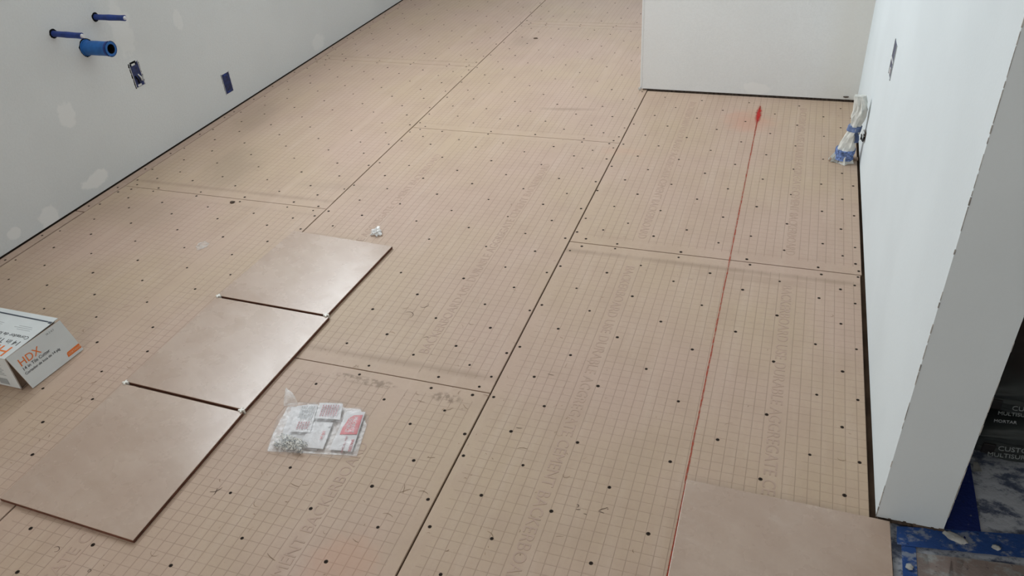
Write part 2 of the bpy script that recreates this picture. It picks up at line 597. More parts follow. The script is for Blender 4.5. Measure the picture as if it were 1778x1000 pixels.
props(finish('wall_side_room', bm, M['wall_plain']), kind='structure')

# the wall facing the camera: drywall held just above the floor on a dark plate
bm = bmesh.new()
box(bm, (-0.030, YB, 0.008), (XFAR + 0.1, YFAR, ZC), 0)
box(bm, (-0.022, YB + 0.008, -0.006), (XFAR + 0.09, YFAR - .01, 0.0085), 1)
wall_back = props(finish('wall_back', bm, [M['wall_back'], M['sill_dark']]), kind='structure')
bm = bmesh.new()
for k in range(16):
    z0 = 0.008 + k * 0.15
    box(bm, (-0.0335, YB - 0.0012, z0), (-0.026, YB + 0.006, z0 + 0.15), 0, 0.0006)
finish('corner_bead', bm, M['wall_back'], parent=wall_back)

# the partition wall on the right, its end facing the camera
bm = bmesh.new()
box(bm, (XR, YE, 0.006), (XR2, YB, ZC), 0)
box(bm, (XR + 0.009, YE + 0.009, -0.006), (XR2 - 0.006, YB, 0.0065), 1)
wall_right = props(finish('wall_right', bm, [M['wall_right'], M['sill_dark']]), kind='structure')
random.seed(4)
for (x, nm) in ((XR, 'corner_bead'), (XR2, 'corner_bead')):
    bm = bmesh.new()
    z = 0.006
    while z < 2.44:
        dz = random.uniform(0.008, 0.05)
        if random.random() < 0.62:
            w = random.uniform(0.0004, 0.0011)
            box(bm, (x - w, YE - w, z), (x + w, YE + 0.001, z + dz), 0)
        z += dz + random.uniform(0.0, 0.006)
    finish(nm, bm, M['bead'], parent=wall_right)
# ragged lower edge of the wall end
bm = bmesh.new()
for k in range(26):
    x = XR + 0.004 + k * 0.0046
    box(bm, (x, YE - 0.001 - random.random() * 0.0015, -0.002), (x + 0.005, YE + 0.012, 0.003 + random.random() * 0.006), 0)
props(finish('ragged_edge', bm, M['sill_dark'], parent=wall_right), kind='stuff')

# ------------------------------------------------------------------ backer boards on the floor
BW, BL, BT = 0.9144, 1.524, 0.0065
TZ = 0.0


def make_board(x0, x1, y0, y1, ly0, mir=False):
    """board piece covering x0..x1, y0..y1; ly0 = local y of y0 on a full board"""
    w = x1 - x0
    ya, yb = ly0, ly0 + (y1 - y0)
    xs = [0, 0.0012] + [w * k / 6 for k in range(1, 6)] + [w - 0.0012, w]
    cand = [0.0012, 0.026, 0.036, 0.044, 0.056] + [0.1 + 0.1 * k for k in range(14)] + [BL - 0.056, BL - 0.044, BL - 0.036, BL - 0.026, BL - 0.0012]
    ys = [ya] + [c for c in cand if ya + 0.002 < c < yb - 0.002] + [yb]

    def zt(x, y, i, j):
        d = min(y, BL - y)
        z = TZ
        if d < 0.056:
            z -= 0.0009 * min(1.0, (0.056 - d) / 0.016)
        if i in (0, len(xs) - 1) or j in (0, len(ys) - 1):
            z -= 0.0008
        return z
    bm = bmesh.new()
    top = [[bm.verts.new((x0 + x, y0 + (y - ya), zt(x, y, i, j))) for i, x in enumerate(xs)] for j, y in enumerate(ys)]
    for j in range(len(ys) - 1):
        for i in range(len(xs) - 1):
            bm.faces.new((top[j][i], top[j][i + 1], top[j + 1][i + 1], top[j + 1][i]))
    loop = [top[0][i] for i in range(len(xs))] + [top[j][-1] for j in range(1, len(ys))] + \
           [top[-1][i] for i in range(len(xs) - 2, -1, -1)] + [top[j][0] for j in range(len(ys) - 2, 0, -1)]
    lo = [bm.verts.new((v.co.x, v.co.y, TZ - BT)) for v in loop]
    n = len(loop)
    for k in range(n):
        bm.faces.new((lo[k], lo[(k + 1) % n], loop[(k + 1) % n], loop[k]))
    bm.faces.new(lo[::-1])
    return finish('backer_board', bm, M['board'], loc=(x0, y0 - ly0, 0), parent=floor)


# one screw: countersunk head with a cross recess, standing in a shallow crumbled dimple
def screw_bm(bm, cx, cy, z, s=1.0, rot=0.0, n=10):
    r0, r1 = 0.0043 * s, 0.0034 * s
    ring = lambda r, zz: [bm.verts.new((cx + r * math.cos(2 * math.pi * k / n + rot), cy + r * math.sin(2 * math.pi * k / n + rot), z + zz)) for k in range(n)]
    a, b = ring(r0, 0.00015), ring(r1, 0.0006)
    for k in range(n):
        bm.faces.new((a[k], a[(k + 1) % n], b[(k + 1) % n], b[k]))
    bm.faces.new(b)
    for q in (0, math.pi / 2):
        c, s_ = math.cos(q + rot), math.sin(q + rot)
        L, W = 0.0022 * s, 0.0005 * s
        vs = [bm.verts.new((cx + c * u - s_ * v, cy + s_ * u + c * v, z + 0.00075)) for u, v in ((-L, -W), (L, -W), (L, W), (-L, W))]
        f = bm.faces.new(vs)
        f.material_index = 1


bm = bmesh.new()
screw_bm(bm, 0, 0, 0)
screw_me = bpy.data.meshes.new('screw')
bm.to_mesh(screw_me)
bm.free()
screw_me.materials.append(M['screw'])
screw_me.materials.append(M['recess'])


def screw_sites(full_w=BW):
    pts = []
    ev = [0.1510, 0.3540, 0.5570, 0.7620]
    od = [0.0880, 0.2520, 0.4560, 0.6600, 0.8270]
    for k in range(7):
        y = 0.152 + 0.2034 * k
        pts += [(x, y) for x in ev] + [(0.0125, y), (BW - 0.0135, y)]
    ody = [0.088] + [0.254 + 0.2034 * k for k in range(6)] + [BL - 0.088]
    for y in ody:
        pts += [(x, y) for x in od]
    for y in (0.0155, BL - 0.0155):
        pts += [(x, y) for x in ev] + [(0.048, y), (BW - 0.040, y)]
    for y in (0.055, BL - 0.055):
        pts += [(0.013, y), (BW - 0.014, y)]
    return pts


SITES = screw_sites()
LETTERS = 'BACKERBOARD USE DURABLE AGGREGATE CEMENT BACKERBOARD'


def lay(x0, x1, y0, y1, ly0=0.0, seed=0, individual=False, letters=None, avoid=(), end_tone=(0.25, 0.25)):
    b = make_board(x0, x1, y0, y1, ly0)
    b.color = (end_tone[0], end_tone[1], 0, 1)
    rnd = random.Random(seed)
    by = y0 - ly0
    bmj = None if individual else bmesh.new()
    for (sx, sy) in SITES:
        sx += rnd.gauss(0, 0.0035)
        sy += rnd.gauss(0, 0.0035)
        if rnd.random() < 0.035:
            continue
        X, Y = x0 + sx, by + sy
        if X > x1 - 0.006:
            if X > x1 + 0.03:
                continue
            X = x1 - 0.016
        if Y < y0 + 0.008 or Y > y1 - 0.008:
            continue
        d = min(sy, BL - sy)
        zz = TZ - (0.0009 * min(1.0, (0.056 - d) / 0.016) if d < 0.056 else 0)
        s = rnd.uniform(0.85, 1.12)
        if any(q[0] < X < q[1] and q[2] < Y < q[3] for q in avoid):
            continue
        if individual:
            o = bpy.data.objects.new('screw', screw_me)
            COL.objects.link(o)
            o.parent = b
            o.location = (X - x0, Y - by, zz)
            o.rotation_euler = (0, 0, rnd.uniform(0, 1.57))
            o.scale = (s, s, 1)
        else:
            screw_bm(bmj, X, Y, zz, s, rnd.uniform(0, 1.57), 8)
    if bmj:
        so = finish('screw_heads', bmj, [M['screw'], M['recess']], loc=(x0, by, 0), parent=b)
        props(so, kind='stuff')
    if letters:
        for (sx, direction) in letters:
            if direction > 0:      # reads away from the camera, tops to the left
                text_mesh(LETTERS, 0.040, (x0 + sx + 0.017, y0 + 0.10, TZ - 0.0001), (0, 1, 0), (-1, 0, 0), M['board_letters'], 'embossed_lettering', b, 0.0007, squash=.95)
            else:
                text_mesh(LETTERS, 0.040, (x0 + sx - 0.015, y1 - 0.10, TZ - 0.0001), (0, -1, 0), (1, 0, 0), M['board_letters'], 'embossed_lettering', b, 0.0007, squash=.95)
    return b


def mat_letters():
    t = NT('pressed_board_lettering', 0.6, 0.35)
    P = t.pos()
    n = t.noise(P, 40.0, 4)
    t.color(t.mix(t.ramp(n, 0.35, 0.65), (0.435, 0.315, 0.245), (0.475, 0.345, 0.270)))
    return t.m


M['board_letters'] = mat_letters()

XA, XB = -0.9205, -0.0025      # the two long joints
TILES_ROW = [(-0.97, -0.55, -0.64, 0.60)]
RT = [(0.50, 0.93, -0.58, -0.158)]
# right-hand column
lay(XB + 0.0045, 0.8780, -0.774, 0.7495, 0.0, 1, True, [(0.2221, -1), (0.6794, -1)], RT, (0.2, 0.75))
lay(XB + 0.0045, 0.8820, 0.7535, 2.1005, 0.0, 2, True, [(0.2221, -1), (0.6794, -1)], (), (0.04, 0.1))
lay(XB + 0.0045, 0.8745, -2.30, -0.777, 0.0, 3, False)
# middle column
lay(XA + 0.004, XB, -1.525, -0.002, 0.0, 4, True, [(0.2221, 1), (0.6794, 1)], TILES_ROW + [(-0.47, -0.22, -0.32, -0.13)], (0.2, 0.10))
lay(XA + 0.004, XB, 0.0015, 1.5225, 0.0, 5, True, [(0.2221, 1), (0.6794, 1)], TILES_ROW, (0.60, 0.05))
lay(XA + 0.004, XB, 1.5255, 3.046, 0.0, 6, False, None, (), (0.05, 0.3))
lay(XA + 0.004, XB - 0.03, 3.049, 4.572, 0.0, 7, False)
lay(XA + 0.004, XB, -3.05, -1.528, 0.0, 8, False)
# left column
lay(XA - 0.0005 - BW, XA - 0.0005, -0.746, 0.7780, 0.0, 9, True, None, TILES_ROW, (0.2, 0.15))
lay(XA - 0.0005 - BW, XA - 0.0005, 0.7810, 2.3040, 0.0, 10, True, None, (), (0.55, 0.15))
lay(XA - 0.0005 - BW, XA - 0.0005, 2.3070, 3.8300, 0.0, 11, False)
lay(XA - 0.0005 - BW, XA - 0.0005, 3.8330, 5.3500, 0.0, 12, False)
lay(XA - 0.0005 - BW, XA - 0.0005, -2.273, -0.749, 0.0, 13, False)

# narrow filler strips along the left wall
XS1 = XA - BW - 0.0025
rnd = random.Random(21)
for (y0, y1, xe) in ((-0.60, 0.559, XS1 - 0.0045), (0.564, 1.500, XS1 - 0.0012), (1.503, 2.62, XS1), (2.623, 4.0, XS1 + 0.0005)):
    bm = bmesh.new()
    slab(bm, [(XL + 0.006, y0), (xe, y0), (xe, y1), (XL + 0.006, y1)], -BT, TZ, 0, 0, 0.0008)
    s = finish('filler_strip', bm, M['board_letters'], loc=(XL + 0.006, y0, 0), parent=floor)
    y = y0 + 0.04
    while y < y1 - 0.02:
        o = bpy.data.objects.new('screw', screw_me)
        COL.objects.link(o)
        o.parent = s
        o.location = (0.022 + rnd.uniform(-.004, .004), y - y0, TZ)
        y += rnd.uniform(0.15, 0.22)

# scuffs and scratches worn into the boards: short thin strokes, nobody could count them
rnd = random.Random(77)


def stroke(bm, x, y, ang, L, w, curl, z=0.0004, n=5):
    pl = []
    px, py = x, y
    for k in range(n + 1):
        pl.append((px, py, ang))
        px += math.cos(ang) * L / n
        py += math.sin(ang) * L / n
        ang += curl / n + rnd.gauss(0, 0.12)
    vs = []
    for k, (a, b, g) in enumerate(pl):
        ww = w * (0.35 + 0.65 * math.sin(math.pi * (k + 0.3) / (n + 0.6)))
        nx, ny = -math.sin(g) * ww, math.cos(g) * ww
        vs.append((bm.verts.new((a + nx, b + ny, z)), bm.verts.new((a - nx, b - ny, z))))
    for k in range(n):
        bm.faces.new((vs[k][1], vs[k + 1][1], vs[k + 1][0], vs[k][0]))


def clear(x, y):
    if -0.99 < x < -0.54 and -0.66 < y < 0.62:
        return False
    if -0.49 < x < -0.2 and -0.35 < y < -0.1:
        return False
    if 0.49 < x < 0.95 and -0.6 < y < -0.14:
        return False
    if -1.8 < x < -1.17 and -0.33 < y < -0.1:
        return False
    return True


bm = bmesh.new()
for k in range(430):
    if k < 250:
        x, y = rnd.uniform(-1.3, 0.3), rnd.triangular(-0.75, 0.6, -0.5)
    else:
        x, y = rnd.uniform(-1.8, 0.86), rnd.uniform(-0.7, 2.6)
    if not clear(x, y) or (x > -0.05 and y > 2.05):
        continue
    near = max(0.0, min(1.0, (0.5 - y)))
    stroke(bm, x, y, rnd.uniform(0, 6.28), rnd.choice([0.004, 0.006, 0.009, 0.016, 0.026]) * (0.6 + near * 0.5), rnd.uniform(0.00035, 0.0009), rnd.gauss(0, 1.6))
props(finish('scuff_marks', bm, M['scuff'], parent=floor), kind='stuff')
# pencilled notes
bm = bmesh.new()
for a in ((0.2985, -0.285, 0.6, 0.012, 0.0009, -3.6), (0.300, -0.2975, 0.1, 0.010, 0.0009, 0.2), (0.347, -0.288, 0.75, 0.022, 0.0009, 0.1), (0.346, -0.290, 0.05, 0.014, 0.0008, 0.1),
          (0.318, -0.304, 0.0, 0.008, 0.0008, 0.2), (0.363, -0.279, 0.0, 0.003, 0.001, 0), (-0.73, -0.70, 0.2, 0.03, 0.0008, 4.0), (-0.36, 0.262, 0.8, 0.05, 0.0009, -3.0),
          (-0.33, 0.30, -0.5, 0.035, 0.0008, 2.4), (-0.25, 0.16, 0.3, 0.03, 0.0009, 4.5), (-0.505, -0.47, 0.3, 0.03, 0.0009, 1.0), (-0.49, -0.475, 1.4, 0.02, 0.0009, 0.3),
          (-0.62, -0.72, 0.3, 0.02, 0.0008, 5.6), (0.10, -0.1, 0.1, 0.016, 0.0008, 0.1), (0.118, 0.105, -0.1, 0.018, 0.0009, 0.2)):
    stroke(bm, *a, n=10)
props(finish('pencil_marks', bm, M['lead'], parent=floor), kind='stuff')

# red snapped chalk line with the spill at its far end
bm = bmesh.new()
rnd = random.Random(5)
yy = -0.165
prev = None
seg = []
while yy < 2.0:
    w = 0.0013 + rnd.uniform(0, 0.0009) + (0.001 if yy > 1.7 else 0)
    xx = 0.5085 - 0.0035 * (yy / 2.0) + rnd.gauss(0, 0.0003)
    seg.append((xx, yy, w))
    yy += 0.03
for i, (xx, yy, w) in enumerate(seg):
    a, b = bm.verts.new((xx - w, yy, 0.0007)), bm.verts.new((xx + w, yy, 0.0007))
    if prev:
        bm.faces.new((prev[0], prev[1], b, a))
    prev = (a, b)
box(bm, (0.5085, -0.60, 0.0006), (0.5125, -0.165, 0.0012))
cl = finish('chalk_line', bm, M['chalk'], parent=floor)
cl['label'] = 'thin red snapped chalk line running along the boards'
cl['kind'] = 'stuff'
bm = bmesh.new()
f = bm.faces.new([bm.verts.new(v) for v in ((0.47, 1.74, 0.0009), (0.54, 1.74, 0.0009), (0.54, 2.06, 0.0009), (0.47, 2.06, 0.0009))])
cp = finish('chalk_spill', bm, M['chalk_pile'], parent=floor)
cp['label'] = 'red chalk powder spilled at the far end of the line'
cp['kind'] = 'stuff'

# floor beyond the end of the partition: smeared plastic, tape and paper
bm = bmesh.new()
nx, ny = 70, 90
x0, x1, y0, y1 = 0.917, 2.38, -1.6, 2.05
grid = []
for j in range(ny + 1):
    row = []
    for i in range(nx + 1):
        x = x0 + (x1 - x0) * (i / nx) ** 1.6
        y = y0 + (y1 - y0) * j / ny
        z = -0.0045 + 0.004 * max(0, noise.noise(Vector((x * 9, y * 9, 1.0)))) + 0.0025 * noise.noise(Vector((x * 40, y * 40, 3.0)))
        if x < 1.03 and y > -0.19:
            z = min(z, -0.005)
        row.append(bm.verts.new((x, y, z)))
    grid.append(row)
for j in range(ny):
    for i in range(nx):
        bm.faces.new((grid[j][i], grid[j][i + 1], grid[j + 1][i + 1], grid[j + 1][i]))
fp = finish('protective_plastic', bm, M['drop_cloth'], parent=floor, smooth=True)
fp['label'] = 'crumpled plastic sheeting smeared with grey mortar beyond the wall end'


def flat_strip(name, quad, z, mat, label, cat, seed, th=0.0006, grp=None):
    bm = bmesh.new()
    n = 24
    a, b, c, d = [Vector(q) for q in quad]
    g = []
    for j in range(5):
        row = []
        for i in range(n + 1):
            u, v = i / n, j / 4
            p = (a.lerp(b, u)).lerp(d.lerp(c, u), v)
            jx = 0.0025 * noise.noise(Vector((p.x * 60, p.y * 60, seed))) if j in (0, 4) else 0
            zz = z + 0.0012 * noise.noise(Vector((p.x * 30, p.y * 30, seed + 5)))
            row.append(bm.verts.new((p.x + jx, p.y + jx, zz)))
        g.append(row)
    for j in range(4):
        for i in range(n):
            bm.faces.new((g[j][i], g[j][i + 1], g[j + 1][i + 1], g[j + 1][i]))
    bmesh.ops.solidify(bm, geom=bm.faces[:], thickness=th)
    bmesh.ops.recalc_face_normals(bm, faces=bm.faces)
    o = finish(name, bm, mat, loc=(quad[0][0], quad[0][1], 0))
    return props(o, label, cat, grp)


flat_strip('masking_tape', [(1.016, -0.178), (1.082, -0.152), (1.086, 0.35), (1.020, 0.35)], 0.0016, M['floor_tape_clean'], 'clean dark blue tape strip running back along the far side of the wall', 'tape', 1.0)
flat_strip('masking_tape', [(0.925, -0.215), (1.42, -0.145), (1.42, -0.075), (0.928, -0.168)], 0.0022, M['floor_tape'], 'mortar-smeared blue tape strip crossing in front of the wall end', 'tape', 2.0)
flat_strip('masking_tape', [(0.928, -0.62), (0.951, -0.62), (0.960, -0.185), (0.934, -0.185)], 0.0012, M['floor_tape'], 'faded blue tape strip beside the edge of the corner tile', 'tape', 3.0)
flat_strip('masking_paper', [(0.957, -0.60), (1.50, -0.53), (1.46, -0.165), (0.960, -0.222)], 0.0004, M['floor_paper'], 'tan masking paper with mortar smears below the crossing blue tape', 'paper', 4.0)
rnd = random.Random(8)
for i, (x, y, sx, sy, lab) in enumerate(((1.032, -0.168, 0.022, 0.010, 'long pale mortar lump on blue tape at the wall corner'),
                                         (1.103, -0.172, 0.008, 0.006, 'small round pale mortar lump on the crossing blue tape'),
                                         (0.945, -0.262, 0.007, 0.007, 'small mortar lump on the faded tape beside the corner tile'))):
    bm = bmesh.new()
    bmesh.ops.create_icosphere(bm, subdivisions=3, radius=1.0)
    for v in bm.verts:
        k = 1 + 0.35 * noise.noise(v.co * 2.0 + Vector((i * 5, 0, 0)))
        co = v.co * k
        a = -0.45 if i == 0 else 0
        xx, yy = co.x * sx, co.y * sy
        v.co = Vector((x + xx * math.cos(a) - yy * math.sin(a), y + xx * math.sin(a) + yy * math.cos(a), 0.0035 + co.z * 0.0035))
    props(finish('mortar_lump', bm, M['mortar'], loc=(x, y, 0.001), smooth=True), lab, 'mortar')

# ------------------------------------------------------------------ loose floor tiles
TH = 0.0093


def tile(quad, label, grp):
    bm = bmesh.new()
    ft = slab(bm, quad, 0.0006, 0.0006 + TH, 0, 1, 0.0011)
    cx = sum(q[0] for q in quad) / 4
    cy = sum(q[1] for q in quad) / 4
    o = finish('floor_tile', bm, [M['tile'], M['bisque']], loc=(cx, cy, 0.0006))
    return props(o, label, 'tile', grp)


G = 'loose stone-look floor tiles laid out dry'
tile([(-0.9660, 0.1945), (-0.5755, 0.1850), (-0.5555, 0.5785), (-0.9430, 0.5975)], 'glossy beige floor tile farthest from camera in the row of three', G)
tile([(-0.9640, -0.2130), (-0.5770, -0.2255), (-0.5645, 0.1760), (-0.9620, 0.1855)], 'middle beige floor tile of the row of three, between the two pairs of spacers', G)
tile([(-0.9630, -0.6235), (-0.5755, -0.6340), (-0.5760, -0.2345), (-0.9640, -0.2225)], 'nearest beige floor tile of the row of three, close to the box', G)
tile([(0.5130, -0.5650), (0.9130, -0.5650), (0.9140, -0.1655), (0.5110, -0.1625)], 'single beige floor tile at the wall corner beside the red chalk line', G)


def spacer(x, y, ang, label):
    bm = bmesh.new()
    a, w = 0.0080, 0.0022
    pts = [(w, w), (w, a), (-w, a), (-w, w), (-a, w), (-a, -w), (-w, -w), (-w, -a), (w, -a), (w, -w), (a, -w), (a, w)]
    c, s = math.cos(ang), math.sin(ang)
    slab(bm, [(x + px * c - py * s, y + px * s + py * c) for px, py in pts], 0.0101, 0.0136, 0, 0, 0.0004)
    # the leg that stands down in the joint
    slab(bm, [(x + px * c - py * s, y + px * s + py * c) for px, py in ((-a, -w), (a, -w), (a, w), (-a, w))], 0.0008, 0.0102)
    props(finish('tile_spacer', bm, M['spacer'], loc=(x, y, 0.0006)), label, 'tile spacer', 'white cross spacers in the tile joints')


spacer(-0.9585, 0.1905, 0.1, 'white cross spacer at left end of the farther tile joint')
spacer(-0.5760, 0.1815, 0.35, 'white cross spacer at right end of the farther tile joint')
spacer(-0.9575, -0.2185, 0.3, 'white cross spacer at left end of the nearer tile joint')
spacer(-0.5830, -0.2300, 0.3, 'white cross spacer at right end of the nearer tile joint')

# ------------------------------------------------------------------ printed carton on the left
bx = thing('cardboard_carton', (-1.35, -0.22, 0.0006), 'long white tile cutter carton with orange and black print and its end flap ajar', 'box')
BX0, BX1, BY0, BY1, BZ = -1.700, -1.2330, -0.3080, -0.1380, 0.1095
t = 0.003
bm = bmesh.new()
box(bm, (BX0, BY0, 0.0008), (BX1, BY1, 0.004))
box(bm, (BX0, BY0, 0.004), (BX1, BY0 + t, BZ - t), 1, 0.0008)
box(bm, (BX0, BY1 - t, 0.004), (BX1, BY1, BZ - t), 1, 0.0008)
box(bm, (BX0, BY0 + t, 0.004), (BX0 + t, BY1 - t, BZ - t))
finish('carton_body', bm, [M['carton_brown'], M['carton_white']], loc=(-1.35, -0.22, 0.0006), parent=bx)
bm = bmesh.new()
box(bm, (BX0, BY0 - 0.001, BZ - t), (BX1 + 0.001, BY1 + 0.012, BZ), 0, 0.0012)
finish('carton_lid', bm, M['carton_white'], loc=(-1.35, -0.22, 0.0006), parent=bx)
# inner minor flap (brown)
bm = bmesh.new()
box(bm, (BX1 - 0.007, BY0 + 0.004, 0.005), (BX1 - 0.004, BY1 - 0.004, BZ - 0.008))
f2 = finish('inner_flap', bm, M['carton_brown'], loc=(-1.35, -0.22, 0.0006), parent=bx)
f2['label'] = 'raw brown inner flap'
# outer end flap, hinged on the top edge and hanging slightly open
A = Vector((BX1 + 0.001, BY0 + 0.002, BZ - 0.001))
Bp = Vector((BX1 + 0.0115, BY1 + 0.006, BZ - 0.001))
D = Vector((-1.2070, -0.2960, 0.0020))
Cc = D + (Bp - A)
nrm = (D - A).cross(Bp - A).normalized()
if nrm.x < 0:
    nrm = -nrm
bm = bmesh.new()
fo = [bm.verts.new(v + nrm * 0.0014) for v in (A, D, Cc, Bp)]
fi_ = [bm.verts.new(v - nrm * 0.0014) for v in (A, D, Cc, Bp)]
bm.faces.new(fo)
bm.faces.new(fi_[::-1]).material_index = 1
for k in range(4):
    bm.faces.new((fo[k], fi_[k], fi_[(k + 1) % 4], fo[(k + 1) % 4])).material_index = 1
bmesh.ops.recalc_face_normals(bm, faces=bm.faces)
flap = finish('end_flap', bm, [M['carton_white'], M['carton_brown']], loc=(-1.35, -0.22, 0.0006), parent=bx)
fx = (Cc - D).normalized()
fx = (Bp - A).normalized()
fy = (A - D).normalized()


def onflap(u, v, off=0.0018):
    """u along hinge from near corner (m), v down from hinge (m)"""
    return A + fx * u - fy * v + nrm * off


text_mesh('HDX', 0.0305, onflap(0.014, 0.043), fx, fy, M['orange'], 'printed_lettering', flap)
text_mesh('14 in Tile Cutter', 0.0128, onflap(0.012, 0.056), fx, fy, M['ink'], 'printed_lettering', flap)
text_mesh('Cortador de losa de 14 plg', 0.0103, onflap(0.010, 0.069), fx, fy, M['ink'], 'printed_lettering', flap)
text_mesh('10 2 4 7', 0.008, onflap(0.118, 0.014), fx, fy, M['grey_ink'], 'printed_lettering', flap)
bm = bmesh.new()
q = [onflap(0.1265, 0.1015, 0.0016), onflap(0.1735, 0.1015, 0.0016), onflap(0.1735, 0.0865, 0.0016), onflap(0.133, 0.0875, 0.0016), onflap(0.129, 0.091, 0.0016)]
bm.faces.new([bm.verts.new(v) for v in q])
bmesh.ops.recalc_face_normals(bm, faces=bm.faces)
ob_ = finish('orange_band', bm, M['orange'], loc=(-1.35, -0.22, 0.0006), parent=flap)
ob_['label'] = 'orange printed corner band'
text_mesh('CORTADOR', 0.0078, onflap(0.1315, 0.0975, 0.0022), fx, fy, M['orange_text'], 'printed_lettering', flap)
lid = [o for o in bpy.data.objects if o.name.startswith('carton_lid')][0]
# print on the lid, upside down as seen from the camera
LX, LY = Vector((-1, -0.0, 0)), Vector((0, -1, 0))
zt_ = BZ + 0.0003
text_mesh('HDX', 0.056, (-1.246, -0.264, zt_), LX, LY, M['orange'], 'printed_lettering', lid)
text_mesh('14 in Tile Cutter', 0.025, (-1.243, -0.239, zt_), LX, LY, M['ink'], 'printed_lettering', lid)
text_mesh('Cortador de losa de 14 plg', 0.0175, (-1.240, -0.216, zt_), LX, LY, M['ink'], 'printed_lettering', lid)
bm = bmesh.new()
for (xa, xb, y) in ((-1.262, -1.31, -0.196), (-1.262, -1.325, -0.189), (-1.268, -1.315, -0.182), (-1.37, -1.44, -0.196), (-1.37, -1.45, -0.189), (-1.37, -1.43, -0.182), (-1.47, -1.55, -0.19), (-1.47, -1.54, -0.183)):
    box(bm, (xb, y, zt_ - 0.0002), (xa, y + 0.0012, zt_))
props(finish('small_print', bm, M['grey_ink'], loc=(-1.35, -0.22, 0.0006), parent=lid), kind='stuff')
bm = bmesh.new()
slab(bm, [(-1.70, -0.1440), (-1.246, -0.1500), (-1.244, -0.1455), (-1.70, -0.1385)], zt_ - 0.0002, zt_ + 0.0003)
slab(bm, [(-1.242, -0.153), (-1.232, -0.153), (-1.232, -0.146), (-1.242, -0.146)], zt_ - 0.0002, zt_ + 0.0008)
finish('dark_stripe', bm, M['carton_tape'], loc=(-1.35, -0.22, 0.0006), parent=lid)
body = [o for o in bpy.data.objects if o.name.startswith('carton_body')][0]
bm = bmesh.new()
box(bm, (-1.300, BY0 - 0.0009, 0.012), (-1.268, BY0 - 0.0004, 0.032))
finish('grey_printed_panel', bm, M['grey_ink'], loc=(-1.35, -0.22, 0.0006), parent=body)
bm = bmesh.new()
box(bm, (-1.345, BY0 - 0.0009, 0.016), (-1.327, BY0 - 0.0004, 0.030))
finish('red_printed_mark', bm, M['red'], loc=(-1.35, -0.22, 0.0006), parent=body)
bm = bmesh.new()
for k in range(7):
    box(bm, (-1.32 + 0.003 * (k % 2), BY0 - 0.0009, 0.045 + k * 0.006), (-1.262 - 0.004 * (k % 3), BY0 - 0.0004, 0.0462 + k * 0.006))
props(finish('small_print', bm, M['grey_ink'], loc=(-1.35, -0.22, 0.0006), parent=body), kind='stuff')

# ------------------------------------------------------------------ plastic bag of tile spacers
bg = thing('plastic_bag', (-0.35, -0.23, 0.0006), 'torn clear plastic bag with a red label and white spacers in it', 'plastic bag')
BO = (-0.35, -0.23, 0.0006)


def polyline(pts, n):
    pts = [Vector(p) for p in pts]
    ds = [0]
    for i in range(1, len(pts)):
        ds.append(ds[-1] + (pts[i] - pts[i - 1]).length)
    out = []
    for k in range(n + 1):
        d = ds[-1] * k / n
        i = 1
        while i < len(pts) - 1 and ds[i] < d:
            i += 1
        out.append(pts[i - 1].lerp(pts[i], (d - ds[i - 1]) / max(1e-9, ds[i] - ds[i - 1])))
    return out


def coons(bm, bottom, top, left, right, n, m, zf):
    b, t_, l, r = polyline(bottom, n), polyline(top, n), polyline(left, m), polyline(right, m)
    g = []
    for j in range(m + 1):
        v = j / m
        row = []
        for i in range(n + 1):
            u = i / n
            p = b[i] * (1 - v) + t_[i] * v + l[j] * (1 - u) + r[j] * u - (b[0] * (1 - u) * (1 - v) + b[n] * u * (1 - v) + t_[0] * (1 - u) * v + t_[n] * u * v)
            row.append(bm.verts.new((p.x, p.y, zf(u, v, p))))
        g.append(row)
    for j in range(m):
        for i in range(n):
            bm.faces.new((g[j][i], g[j][i + 1], g[j + 1][i + 1], g[j + 1][i]))
    return g


def zbag(u, v, p):
    e = min(u, 1 - u, v, 1 - v)
    h = min(1.0, e / 0.07) ** 0.6
    base = 0.0155 + 0.006 * (1 - u) * math.sin(math.pi * min(1, v * 1.3 + 0.15))
    r = 0.004 * noise.noise(Vector((p.x * 45, p.y * 45, 0.3))) + 0.0025 * abs(noise.noise(Vector((p.x * 110, p.y * 70, 2.2))))
    return 0.0012 + h * (base + r)


bm = bmesh.new()
coons(bm, [(-0.449, -0.330), (-0.40, -0.325), (-0.351, -0.312), (-0.305, -0.309), (-0.262, -0.300), (-0.228, -0.286)],
      [(-0.486, -0.176), (-0.464, -0.166), (-0.400, -0.148), (-0.348, -0.134), (-0.332, -0.156), (-0.294, -0.136)],
      [(-0.449, -0.330), (-0.468, -0.276), (-0.486, -0.225), (-0.486, -0.176)],
      [(-0.228, -0.286), (-0.240, -0.235), (-0.251, -0.187), (-0.262, -0.159), (-0.294, -0.136)], 60, 40, zbag)
film = finish('clear_film', bm, M['film'], loc=BO, parent=bg, smooth=True)
# bottom layer of film
bm = bmesh.new()
coons(bm, [(-0.446, -0.327), (-0.351, -0.308), (-0.230, -0.284)], [(-0.482, -0.180), (-0.400, -0.152), (-0.296, -0.140)],
      [(-0.446, -0.327), (-0.465, -0.276), (-0.482, -0.180)], [(-0.230, -0.284), (-0.254, -0.187), (-0.296, -0.140)], 12, 8, lambda u, v, p: 0.0010)
finish('clear_film', bm, M['film_fold'], loc=BO, parent=bg)
